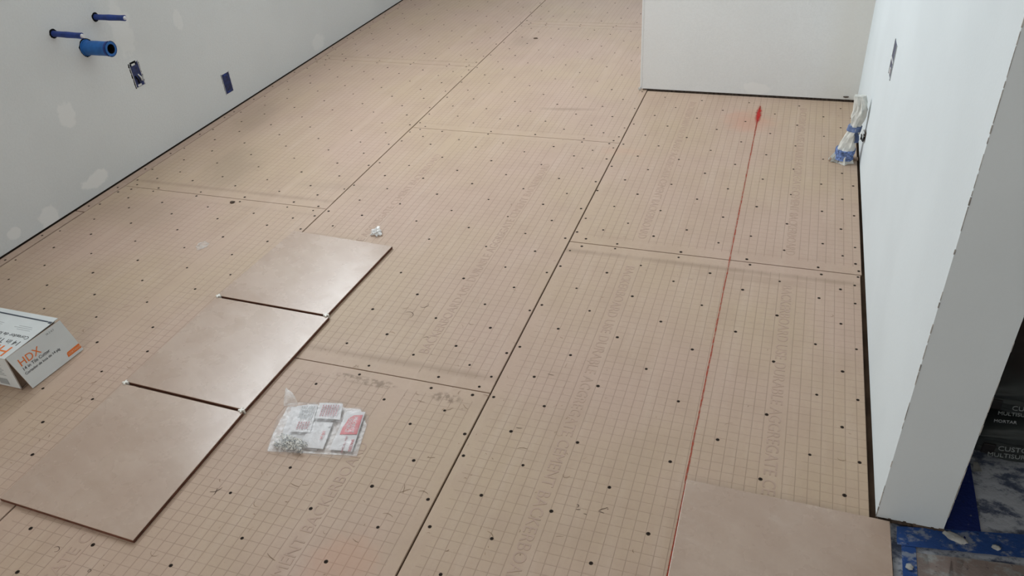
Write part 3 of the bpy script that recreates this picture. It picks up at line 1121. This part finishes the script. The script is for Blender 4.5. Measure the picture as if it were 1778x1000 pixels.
# raised torn peak of the film at the back left
bm = bmesh.new()
pk = [((-0.492, -0.182, 0.002), (-0.456, -0.170, 0.006)), ((-0.496, -0.172, 0.012), (-0.461, -0.165, 0.014)), ((-0.499, -0.160, 0.020), (-0.468, -0.160, 0.022)),
      ((-0.503, -0.150, 0.024), (-0.480, -0.152, 0.026)), ((-0.505, -0.143, 0.027), (-0.496, -0.146, 0.028))]
pv = [(bm.verts.new(a), bm.verts.new([(a[k] + b[k]) / 2 + (0.004 if k == 2 else 0) for k in range(3)]), bm.verts.new(b)) for a, b in pk]
for i in range(len(pv) - 1):
    for k in (0, 1):
        bm.faces.new((pv[i][k], pv[i][k + 1], pv[i + 1][k + 1], pv[i + 1][k]))
finish('torn_film_corner', bm, M['film_fold'], loc=BO, parent=bg, smooth=True)


def card(name, quad, z, parent, mat, label=None, curve=0.002, th=0.0006):
    bm = bmesh.new()
    a, b, c, d = [Vector((*q, 0)) for q in quad]
    g = []
    for j in range(7):
        row = []
        for i in range(7):
            u, v = i / 6, j / 6
            p = a.lerp(b, u).lerp(d.lerp(c, u), v)
            row.append(bm.verts.new((p.x, p.y, z + curve * math.sin(math.pi * u) * 0.6 + curve * noise.noise(Vector((p.x * 25, p.y * 25, z * 99))))))
        g.append(row)
    for j in range(6):
        for i in range(6):
            bm.faces.new((g[j][i], g[j][i + 1], g[j + 1][i + 1], g[j + 1][i]))
    o = finish(name, bm, mat, loc=BO, parent=parent)
    if label:
        o['label'] = label
    return o


lab = card('header_card', [(-0.301, -0.2870), (-0.244, -0.2790), (-0.276, -0.150), (-0.322, -0.160)], 0.0060, bg, M['card'], 'white header card with a red block', 0.0)
mid = card('folded_card', [(-0.378, -0.300), (-0.315, -0.290), (-0.336, -0.205), (-0.385, -0.215)], 0.0070, bg, M['card'], 'white folded card with small print', 0.001)
lef = card('instruction_leaflet', [(-0.425, -0.262), (-0.372, -0.252), (-0.405, -0.158), (-0.456, -0.176)], 0.0085, bg, M['card'], 'white leaflet with lines of small print', 0.002)
fld = card('instruction_leaflet', [(-0.385, -0.208), (-0.322, -0.195), (-0.342, -0.143), (-0.402, -0.155)], 0.0110, bg, M['card'], 'white leaflet with red lines of print', 0.002)
base_sheet = card('paper_insert', [(-0.430, -0.306), (-0.330, -0.296), (-0.355, -0.150), (-0.470, -0.180)], 0.0030, bg, M['card'], 'white paper insert filling the left pouch', 0.001)
# header card print: reads towards the camera, letter tops to the right
HX = Vector((0.275, -1.0, 0)).normalized()
HY = Vector((1.0, 0.275, 0)).normalized()
HO = Vector((-0.276, -0.150, 0.0070))


def hc(u, v, z=0.0):
    """u along reading direction from the far edge, v to the left from the right edge"""
    return HO + HX * u - HY * v + Vector((0, 0, z))


bm = bmesh.new()
pp = [hc(0.012, 0.004), hc(0.078, 0.004), hc(0.078, 0.046), hc(0.052, 0.044), hc(0.040, 0.040), hc(0.024, 0.036), hc(0.013, 0.026)]
lo = [bm.verts.new(v) for v in pp]
hi = [bm.verts.new(v + Vector((0, 0, 0.0004))) for v in pp]
bm.faces.new(hi)
for k in range(len(pp)):
    bm.faces.new((lo[k], lo[(k + 1) % len(pp)], hi[(k + 1) % len(pp)], hi[k]))
bmesh.ops.recalc_face_normals(bm, faces=bm.faces)
rb = finish('red_label_block', bm, M['red'], loc=BO, parent=lab)
text_mesh('PROJECT', 0.0135, hc(0.018, 0.0235, 0.0006), HX, HY, M['card'], 'printed_lettering', lab)
text_mesh('SOURCE', 0.0125, hc(0.024, 0.0345, 0.0006), HX, HY, M['card'], 'printed_lettering', lab)
text_mesh('1/8 in. Tile Spacers', 0.0072, hc(0.083, 0.0290, 0.0003), HX, HY, M['pink_ink'], 'printed_lettering', lab)
text_mesh('SPACERS', 0.0100, hc(0.094, 0.013, 0.0003), HX, HY, M['red'], 'printed_lettering', lab)
text_mesh('100 pc.', 0.0105, (-0.3445, -0.238, 0.0092), HX, HY, M['red'], 'printed_lettering', mid)
text_mesh('T', 0.009, (-0.340, -0.222, 0.0092), HX, HY, M['ink'], 'printed_lettering', mid)


def print_lines(parent, o, n, length, pitch, mat, z, name='small_print'):
    bm = bmesh.new()
    r = random.Random(n * 7)
    for k in range(n):
        s = Vector(o) - HY * (k * pitch)
        u = 0
        while u < length:
            l = r.uniform(0.003, 0.009)
            a = s + HX * u
            b = s + HX * min(length, u + l)
            vs = [a, b, b + HY * pitch * 0.42, a + HY * pitch * 0.42]
            bm.faces.new([bm.verts.new(Vector((v.x, v.y, z))) for v in vs])
            u += l + 0.0018
    bmesh.ops.recalc_face_normals(bm, faces=bm.faces)
    return props(finish(name, bm, mat, loc=BO, parent=parent), kind='stuff')


print_lines(lef, (-0.408, -0.170, 0), 6, 0.044, 0.0062, M['grey_ink'], 0.0122)
print_lines(lef, (-0.393, -0.222, 0), 5, 0.026, 0.0062, M['pink_ink'], 0.0122)
print_lines(fld, (-0.349, -0.152, 0), 7, 0.040, 0.0064, M['pink_ink'], 0.0146)
# loose spacers heaped in the near corner of the bag
bm = bmesh.new()
r = random.Random(3)
for k in range(130):
    u, v = r.random(), r.random()
    x = -0.438 + 0.075 * u + r.gauss(0, 0.004)
    y = -0.317 + 0.042 * v * (1 - 0.3 * u) + 0.004
    z = 0.0035 + r.random() * 0.009
    m4 = Matrix.Translation((x, y, z)) @ Matrix.Rotation(r.uniform(0, 6.3), 4, 'Z') @ Matrix.Rotation(r.uniform(-0.9, 0.9), 4, 'X')
    for q in (0, 1):
        a, w = (0.0042, 0.0010) if q == 0 else (0.0010, 0.0042)
        vs = box(bm, (-a, -w, -0.0009), (a, w, 0.0009), 0 if r.random() < 0.62 else 1)
        vv = list({x_ for f in vs for x_ in f.verts})
        for x_ in vv:
            x_.co = m4 @ x_.co
sp = finish('spacer_heap', bm, [M['spacer'], M['grey_ink']], loc=BO, parent=bg)
props(sp, 'heap of tiny white cross spacers', kind='stuff')


# ------------------------------------------------------------------ small scraps on the floor
def scrap(name, x, y, rx, ry, h, mat, label, cat, seed, sub=3, rot=0.0, amp=0.5):
    bm = bmesh.new()
    bmesh.ops.create_icosphere(bm, subdivisions=sub, radius=1.0)
    for v in bm.verts:
        k = 1 + amp * noise.noise(v.co * 1.7 + Vector((seed, 0, 0))) + amp * 0.5 * noise.noise(v.co * 5 + Vector((0, seed, 0)))
        co = v.co * k
        z = max(0.0, co.z + 0.6) * h / 1.6
        xx, yy = co.x * rx, co.y * ry
        v.co = Vector((x + xx * math.cos(rot) - yy * math.sin(rot), y + xx * math.sin(rot) + yy * math.cos(rot), 0.0006 + z))
    o = finish(name, bm, mat, loc=(x, y, 0.0006))
    return props(o, label, cat)


scrap('film_scrap', -0.653, 0.655, 0.017, 0.019, 0.016, M['scrap_film'], 'small crumpled clear plastic scrap behind the farthest tile', 'scrap', 2.0, amp=0.8)
scrap('film_scrap', -1.218, 0.452, 0.020, 0.026, 0.003, M['old_film'], 'faint flat frosted film scrap left of the farthest tile', 'scrap', 6.0, rot=0.4)
scrap('leaf_fragment', -1.304, 0.747, 0.0085, 0.0075, 0.004, M['leaf'], 'small dark brown chip below the left cross joint', 'debris', 9.0, rot=0.5)
scrap('debris_sliver', -0.746, 2.782, 0.013, 0.005, 0.004, M['leaf'], 'thin dark sliver on the farthest middle board', 'debris', 12.0)

# ------------------------------------------------------------------ plumbing stub-outs on the left wall
def stub(y, z, L, r, name, label, big=False, dy=0.0, dz=0.0):
    o = (XL, y, z)
    th = thing(name, o, label, 'pipe')
    bm = bmesh.new()
    n = 7
    pts = [(XL - 0.03 + (L + 0.03) * k / n, y + dy * k / n, z + dz * k / n) for k in range(n + 1)]
    if big:
        rings = tube(bm, pts, [r * (1 + 0.012 * math.sin(k * 2.1)) for k in range(n + 1)], 24, caps=False)
        # hollow open end
        x1 = XL + L
        inner = [bm.verts.new((x1, y + dy + (v.co.y - y - dy) * 0.66, z + dz + (v.co.z - z - dz) * 0.66)) for v in rings[-1]]
        deep = [bm.verts.new((x1 - 0.05, v.co.y, v.co.z)) for v in inner]
        for k in range(24):
            bm.faces.new((rings[-1][k], rings[-1][(k + 1) % 24], inner[(k + 1) % 24], inner[k]))
            bm.faces.new((inner[k], inner[(k + 1) % 24], deep[(k + 1) % 24], deep[k])).material_index = 1
        bm.faces.new(deep).material_index = 1
    else:
        tube(bm, pts, [r * (1 + 0.05 * math.sin(k * 1.9)) for k in range(n + 1)], 14)
    finish('taped_pipe', bm, [M['blue_tape'] if big else M['navy_tape'], M['black']], loc=o, parent=th, smooth=False)
    # rough hole cut in the drywall behind the pipe
    bm = bmesh.new()
    R = r * (1.28 if big else 1.6)
    vs = []
    rr = random.Random(int(y * 100))
    for k in range(20):
        a = 2 * math.pi * k / 20
        q = R * (1 + rr.uniform(-0.06, 0.06))
        vs.append((math.cos(a) * q, math.sin(a) * q))
    lo_ = [bm.verts.new((XL - 0.012, y + a, z + b)) for a, b in vs]
    hi_ = [bm.verts.new((XL + 0.0008, y + a, z + b)) for a, b in vs]
    bm.faces.new(hi_)
    for k in range(20):
        bm.faces.new((lo_[k], lo_[(k + 1) % 20], hi_[(k + 1) % 20], hi_[k]))
    bmesh.ops.recalc_face_normals(bm, faces=bm.faces)
    finish('wall_hole', bm, M['black'], loc=o, parent=th)
    if big:
        bm = bmesh.new()
        rg = tube(bm, [(XL + 0.001, y, z), (XL + 0.004, y, z)], [r * 1.16, r * 1.12], 24)
        finish('tape_collar', bm, M['blue_tape'], loc=o, parent=th)
        bm = bmesh.new()
        x1 = XL + L
        ra = tube(bm, [(x1 - 0.012, y + dy, z + dz), (x1 - 0.001, y + dy, z + dz)], [r * 1.05, r * 1.10], 24, caps=False)
        finish('tape_lip', bm, M['navy_tape'], loc=o, parent=th)
    else:
        bm = bmesh.new()
        x1 = XL + L
        tube(bm, [(x1 - 0.002, y + dy, z + dz), (x1 + 0.008, y + dy, z + dz)], [r * 0.72, r * 0.6], 12)
        e = finish('pipe_cap', bm, M['copper'], loc=o, parent=th)
        e['label'] = 'pale cap at the end'
    return th


stub(0.973, 0.603, 0.138, 0.0105, 'supply_pipe', 'thin blue-taped water pipe stub, upper one of the two on the left wall')
stub(0.768, 0.604, 0.128, 0.0105, 'supply_pipe', 'thin blue-taped water pipe stub just above the thick drain pipe', dz=-0.004)
stub(0.884, 0.516, 0.116, 0.0262, 'drain_pipe', 'thick blue-taped open drain pipe stub on left wall', True)


# ------------------------------------------------------------------ electrical boxes
def ebox_left(y0, y1, z0, z1, label, rough):
    yc, zc = (y0 + y1) / 2, (z0 + z1) / 2
    o = (XL, yc, z0)
    th = thing('electrical_box', o, label, 'electrical box')
    d = 0.0012
    # shallow visible box: rim, walls and back, standing in the cut opening
    bm = bmesh.new()
    w = 0.0022
    box(bm, (XL - 0.02, y0, z0), (XL + d, y0 + w, z1))
    box(bm, (XL - 0.02, y1 - w, z0), (XL + d, y1, z1))
    box(bm, (XL - 0.02, y0, z0), (XL + d, y1, z0 + w))
    box(bm, (XL - 0.02, y0, z1 - w), (XL + d, y1, z1))
    finish('box_rim', bm, M['white_chip'], loc=o, parent=th)
    bm = bmesh.new()
    box(bm, (XL - 0.02, y0 + w, z0 + w), (XL + 0.0006, y1 - w, z1 - w))
    finish('box_interior', bm, M['box_blue'], loc=o, parent=th)
    rr = random.Random(int(rough * 10))
    # ragged dark gap round the box
    bm = bmesh.new()
    for k in range(14):
        a = k / 14
        zz = z0 + (z1 - z0) * a
        g = rr.uniform(0.002, 0.006) * rough
        box(bm, (XL - 0.01, y0 - g, zz), (XL + 0.0005, y0 + 0.0005, zz + (z1 - z0) / 14 + 0.0003))
        g = rr.uniform(0.001, 0.004) * rough
        box(bm, (XL - 0.01, y1 - 0.0005, zz), (XL + 0.0005, y1 + g, zz + (z1 - z0) / 14 + 0.0003))
    props(finish('ragged_cutout', bm, M['black'], loc=o, parent=th), kind='stuff')
    # mounting ears with screws, taped
    for zz in (z0 + 0.008, z1 - 0.008):
        bm = bmesh.new()
        box(bm, (XL, yc - 0.014, zz - 0.004), (XL + 0.0022, yc + 0.006, zz + 0.004), 0, 0.0006)
        finish('mounting_ear', bm, M['white_chip'] if rough > 0.8 else M['navy_tape'], loc=o, parent=th)
    if rough > 0.8:
        bm = bmesh.new()
        tube(bm, [(XL + 0.001, yc + 0.004, zc + 0.0), (XL + 0.007, yc + 0.010, zc - 0.015), (XL + 0.006, yc + 0.011, zc - 0.028)], [0.0022, 0.0036, 0.003], 8)
        finish('wire_end', bm, M['white_chip'], loc=o, parent=th, smooth=True)
        bm = bmesh.new()
        tube(bm, [(XL + 0.001, yc - 0.012, zc - 0.002), (XL + 0.006, yc - 0.008, zc - 0.02), (XL + 0.001, yc - 0.002, zc - 0.036)], 0.0026, 8)
        finish('wire_end', bm, M['black'], loc=o, parent=th, smooth=True)
        bm = bmesh.new()
        box(bm, (XL - 0.005, y0 + 0.006, z1 - 0.012), (XL + 0.0012, y1 - 0.012, z1 + 0.003))
        finish('dark_slot', bm, M['black'], loc=o, parent=th)
    return th


ebox_left(1.050, 1.100, 0.296, 0.396, 'larger ragged navy electrical box opening right of the drain pipe', 1.0)
ebox_left(1.556, 1.614, 0.076, 0.172, 'smaller tidy blue electrical box low on left wall near the floor', 0.45)

# switch box high on the right wall, seen nearly edge on
th = thing('switch_box', (XR, 1.15, 0.455), 'narrow grey switch box opening on the bright right wall', 'electrical box')
o_ = (XR, 1.15, 0.455)
bm = bmesh.new()
box(bm, (XR - 0.0012, 1.118, 0.455), (XR + 0.01, 1.180, 0.552))
finish('box_interior', bm, plain('grey_navy_box', (0.09, 0.10, 0.15), 0.6, var=0.5, scale=120), loc=o_, parent=th)
for (a, b, c, d) in ((1.114, 1.119, 0.452, 0.555), (1.179, 1.183, 0.452, 0.555)):
    bm = bmesh.new()
    box(bm, (XR - 0.0022, a, c), (XR + 0.005, b, d))
    finish('box_rim', bm, M['grey_ink'], loc=o_, parent=th)
bm = bmesh.new()
box(bm, (XR - 0.003, 1.119, 0.500), (XR + 0.005, 1.180, 0.504))
box(bm, (XR - 0.003, 1.140, 0.462), (XR + 0.005, 1.160, 0.478))
finish('device_strap', bm, M['wire_white'], loc=o_, parent=th)

# low outlet with curled wires near the wrapped pipe
th = thing('outlet_opening', (XR, 1.50, 0.10), 'low outlet with curled black and white wires behind the wrapped pipe', 'electrical box')
o_ = (XR, 1.50, 0.10)
bm = bmesh.new()
box(bm, (XR - 0.0008, 1.462, 0.098), (XR + 0.01, 1.502, 0.134))
finish('box_interior', bm, M['sill_dark'], loc=o_, parent=th)
for (mat, ph, ry, rz, yc, zc) in ((M['wire_black'], 0.0, 0.012, 0.009, 1.475, 0.116), (M['wire_white'], 1.0, 0.014, 0.012, 1.482, 0.126), (M['wire_black'], 2.0, 0.017, 0.009, 1.485, 0.106)):
    bm = bmesh.new()
    pts = [(XR - 0.003 - 0.006 * (1 + math.sin(k * 0.45 + ph)), yc + ry * math.cos(k * 0.55 + ph), zc + rz * math.sin(k * 0.55 + ph)) for k in range(14)]
    tube(bm, pts, 0.0019, 7)
    finish('curled_wire', bm, mat, loc=o_, parent=th, smooth=True)

# ------------------------------------------------------------------ paper-wrapped pipe standing by the right wall
pw = thing('wrapped_pipe', (0.838, 1.515, 0.0006), 'upright pipe wrapped in white paper and blue tape beside the right wall', 'pipe')
po = (0.838, 1.515, 0.0006)


def wrapped(name, zs, prof, mat, seed, amp=0.006, n=26, smooth=False):
    """prof(z) -> (cx, cy, rx, ry)"""
    bm = bmesh.new()
    rings = []
    for z in zs:
        cx, cy, rx, ry = prof(z)
        ring = []
        for k in range(n):
            a = 2 * math.pi * k / n
            d = Vector((math.cos(a), math.sin(a), z * 14))
            q = 1 + amp / rx * (noise.noise(d * 1.6 + Vector((seed, 0, 0))) + 0.8 * noise.noise(Vector((d.x * 3 + d.z, d.y * 3, d.z * 1.5 + seed))))
            ring.append(bm.verts.new((cx + math.cos(a) * rx * q, cy + math.sin(a) * ry * q, z)))
        rings.append(ring)
    for i in range(len(rings) - 1):
        for k in range(n):
            bm.faces.new((rings[i][k], rings[i][(k + 1) % n], rings[i + 1][(k + 1) % n], rings[i + 1][k]))
    bm.faces.new(rings[-1])
    bm.faces.new(rings[0][::-1])
    return finish(name, bm, mat, loc=po, parent=pw, smooth=smooth)


KEY = [(0.001, 0.833, 0.034), (0.02, 0.832, 0.027), (0.05, 0.836, 0.027), (0.08, 0.842, 0.022), (0.12, 0.850, 0.017), (0.14, 0.852, 0.016), (0.17, 0.853, 0.021), (0.20, 0.858, 0.024), (0.225, 0.857, 0.022), (0.25, 0.848, 0.013)]


def prof(z, grow=0.0):
    for i in range(len(KEY) - 1):
        a, b = KEY[i], KEY[i + 1]
        if z <= b[0]:
            t_ = max(0.0, (z - a[0]) / (b[0] - a[0]))
            return (a[1] + (b[1] - a[1]) * t_, 1.515, a[2] + (b[2] - a[2]) * t_ + grow, a[2] + (b[2] - a[2]) * t_ + grow)
    return (KEY[-1][1], 1.515, KEY[-1][2] + grow, KEY[-1][2] + grow)


wrapped('paper_wrap', [0.001 + 0.249 * k / 40 for k in range(41)], prof, M['paper'], 1.0, 0.011)
b1 = wrapped('tape_band', [0.014 + 0.036 * k / 6 for k in range(7)], lambda z: prof(z, 0.008), M['pipe_tape'] if 'pipe_tape' in M else plain('pale_blue_tape_print', (0.13, 0.20, 0.42), 0.6, var=0.6, scale=130), 3.0, 0.004)
wrapped('tape_band', [0.122 + 0.018 * k / 4 for k in range(5)], lambda z: prof(z, 0.007), plain('slate_blue_tape', (0.13, 0.19, 0.36), 0.6, var=0.2, scale=60), 5.0, 0.004)
# tape tail hanging from the upper band
bm = bmesh.new()
tp = [(0.853, 1.4945, 0.124), (0.862, 1.493, 0.108), (0.864, 1.491, 0.094), (0.862, 1.490, 0.084)]
vs = [(bm.verts.new((x - 0.006, y, z)), bm.verts.new((x + 0.008, y + 0.003, z))) for x, y, z in tp]
for i in range(3):
    bm.faces.new((vs[i][0], vs[i][1], vs[i + 1][1], vs[i + 1][0]))
bmesh.ops.solidify(bm, geom=bm.faces[:], thickness=0.001)
finish('tape_tail', bm, bpy.data.materials['slate_blue_tape'], loc=po, parent=pw)
# torn paper skirt spreading on the floor
bm = bmesh.new()
n = 22
inner, outer = [], []
for k in range(n + 1):
    a = math.pi * (0.80 + 1.25 * k / n)
    rr_ = 0.030 + 0.020 * max(0, math.cos(a - math.pi * 1.02)) ** 3 + 0.004 * math.sin(k * 2.3)
    inner.append(bm.verts.new((0.834 + 0.025 * math.cos(a), 1.515 + 0.025 * math.sin(a), 0.045 if a < math.pi * 1.15 else 0.022)))
    outer.append(bm.verts.new((0.834 + rr_ * math.cos(a), 1.515 + rr_ * 0.9 * math.sin(a), 0.0012 + 0.003 * (k % 2))))
for k in range(n):
    bm.faces.new((inner[k], inner[k + 1], outer[k + 1], outer[k]))
bmesh.ops.solidify(bm, geom=bm.faces[:], thickness=0.0008)
bmesh.ops.recalc_face_normals(bm, faces=bm.faces)
sk = finish('paper_skirt', bm, M['paper'], loc=po, parent=pw)
bm = bmesh.new()
slab(bm, [(0.785, 1.505), (0.842, 1.512), (0.842, 1.524), (0.788, 1.518)], 0.0008, 0.006)
slab(bm, [(0.785, 1.500), (0.793, 1.500), (0.795, 1.515), (0.787, 1.520)], 0.0008, 0.012)
slab(bm, [(0.850, 1.528), (0.884, 1.524), (0.884, 1.540), (0.852, 1.540)], 0.0008, 0.008)
sh = finish('cut_edge', bm, M['paper_tan'], loc=po, parent=pw)
sh['label'] = 'tan cut paper edge at the base'

# chips at the foot of the back wall
for (x, y, z, sx, sz, m, lab_) in ((0.845, YB - 0.002, 0.020, 0.012, 0.0035, M['sill_dark'], 'small brown drywall chip at the foot of the back wall by the corner'),
                                   (-0.034, YB - 0.006, 0.009, 0.007, 0.008, M['bead'], 'bent metal bead end at the left foot of the back wall')):
    bm = bmesh.new()
    bmesh.ops.create_icosphere(bm, subdivisions=2, radius=1.0)
    for v in bm.verts:
        k = 1 + 0.4 * noise.noise(v.co * 2)
        v.co = Vector((x + v.co.x * sx * k, y + v.co.y * 0.0035 * k, z + v.co.z * sz * k))
    if z > 0.01:
        o = finish('drywall_chip', bm, m, loc=(x, y, z), parent=wall_back)
    else:
        o = finish('bent_bead', bm, m, loc=(x, y, z), parent=wall_back)
    o['label'] = lab_


# ------------------------------------------------------------------ dark side room: mortar sacks and a carton
def sack(x0, x1, y0, y1, z0, z1, label, seed, lines):
    xc, yc = (x0 + x1) / 2, (y0 + y1) / 2
    o = (xc, yc, z0)
    th = thing('mortar_sack', o, label, 'sack', 'stacked mortar sacks beyond the wall end')
    bm = bmesh.new()
    bmesh.ops.create_cube(bm, size=2.0)
    bmesh.ops.subdivide_edges(bm, edges=bm.edges[:], cuts=22, use_grid_fill=True)
    hx, hy, hz = (x1 - x0) / 2, (y1 - y0) / 2, (z1 - z0) / 2
    for v in bm.verts:
        x, y, z = v.co
        # pillow: thickness falls off towards the short ends, sides rounded
        ex = 1 - max(0, abs(x) - 0.72) / 0.28 * 0.45
        p = 6.0
        l = (abs(y) ** p + abs(z) ** p) ** (1 / p)
        if l > 0:
            k = max(abs(y), abs(z)) / l
            y, z = y * k, z * k
        w = noise.noise(Vector((x * 4, y * 5, z * 5 + seed))) * 0.05 + noise.noise(Vector((x * 14, y * 9, z * 3 + seed))) * 0.02
        v.co = Vector((xc + x * hx, yc + y * hy * (1 + w), z0 + hz + z * hz * ex * (1 + w)))
    lowest = min(v.co.z for v in bm.verts)
    for v in bm.verts:
        v.co.z += z0 - lowest
    finish('sack_body', bm, M['mortar_bag'], loc=o, parent=th, smooth=True)
    for s, sz, x, z, m in lines:
        t_ = text_mesh(s, sz, (x, y0 - 0.0135, z), (1, -0.03, 0.12), (0, 0.12, 1), m, 'printed_lettering', th, 0.0006)
    bm = bmesh.new()
    box(bm, (x0 + 0.02, y0 - 0.004, z0 + 0.6 * hz), (x0 + 0.045, y0 + 0.0, z0 + 1.1 * hz), 0, 0.002)
    finish('sack_emblem', bm, M['bag_red'], loc=o, parent=th)
    return th


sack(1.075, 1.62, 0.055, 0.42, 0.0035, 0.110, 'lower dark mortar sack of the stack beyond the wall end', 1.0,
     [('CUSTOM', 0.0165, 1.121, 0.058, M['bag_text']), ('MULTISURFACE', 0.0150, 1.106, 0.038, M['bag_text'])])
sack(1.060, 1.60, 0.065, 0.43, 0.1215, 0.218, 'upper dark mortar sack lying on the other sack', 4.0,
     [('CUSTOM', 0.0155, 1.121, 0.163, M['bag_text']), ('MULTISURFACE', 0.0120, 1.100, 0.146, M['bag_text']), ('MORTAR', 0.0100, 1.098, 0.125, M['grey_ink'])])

ct = thing('carton', (1.45, 0.72, 0.001), 'tall red-brown carton standing behind the mortar sacks', 'box')
bm = bmesh.new()
box(bm, (1.06, 0.50, 0.0035), (1.85, 0.95, 0.90), 0, 0.004)
finish('carton_shell', bm, M['crate'], loc=(1.45, 0.72, 0.001), parent=ct)
bm = bmesh.new()
box(bm, (1.145, 0.4975, 0.26), (1.25, 0.4995, 0.40), 0)
finish('faded_label', bm, M['crate_label'], loc=(1.45, 0.72, 0.001), parent=ct)
bm = bmesh.new()
box(bm, (1.110, 0.4965, 0.01), (1.118, 0.4995, 0.90), 0)
finish('dark_fold', bm, M['sill_dark'], loc=(1.45, 0.72, 0.001), parent=ct)
# pale torn paper corner between the sacks and the wall
flat_strip('torn_paper', [(1.085, 0.020), (1.103, 0.024), (1.098, 0.050), (1.089, 0.050)], 0.006, M['mortar'], 'pale torn paper corner at the left foot of the sacks', 'paper', 9.0)
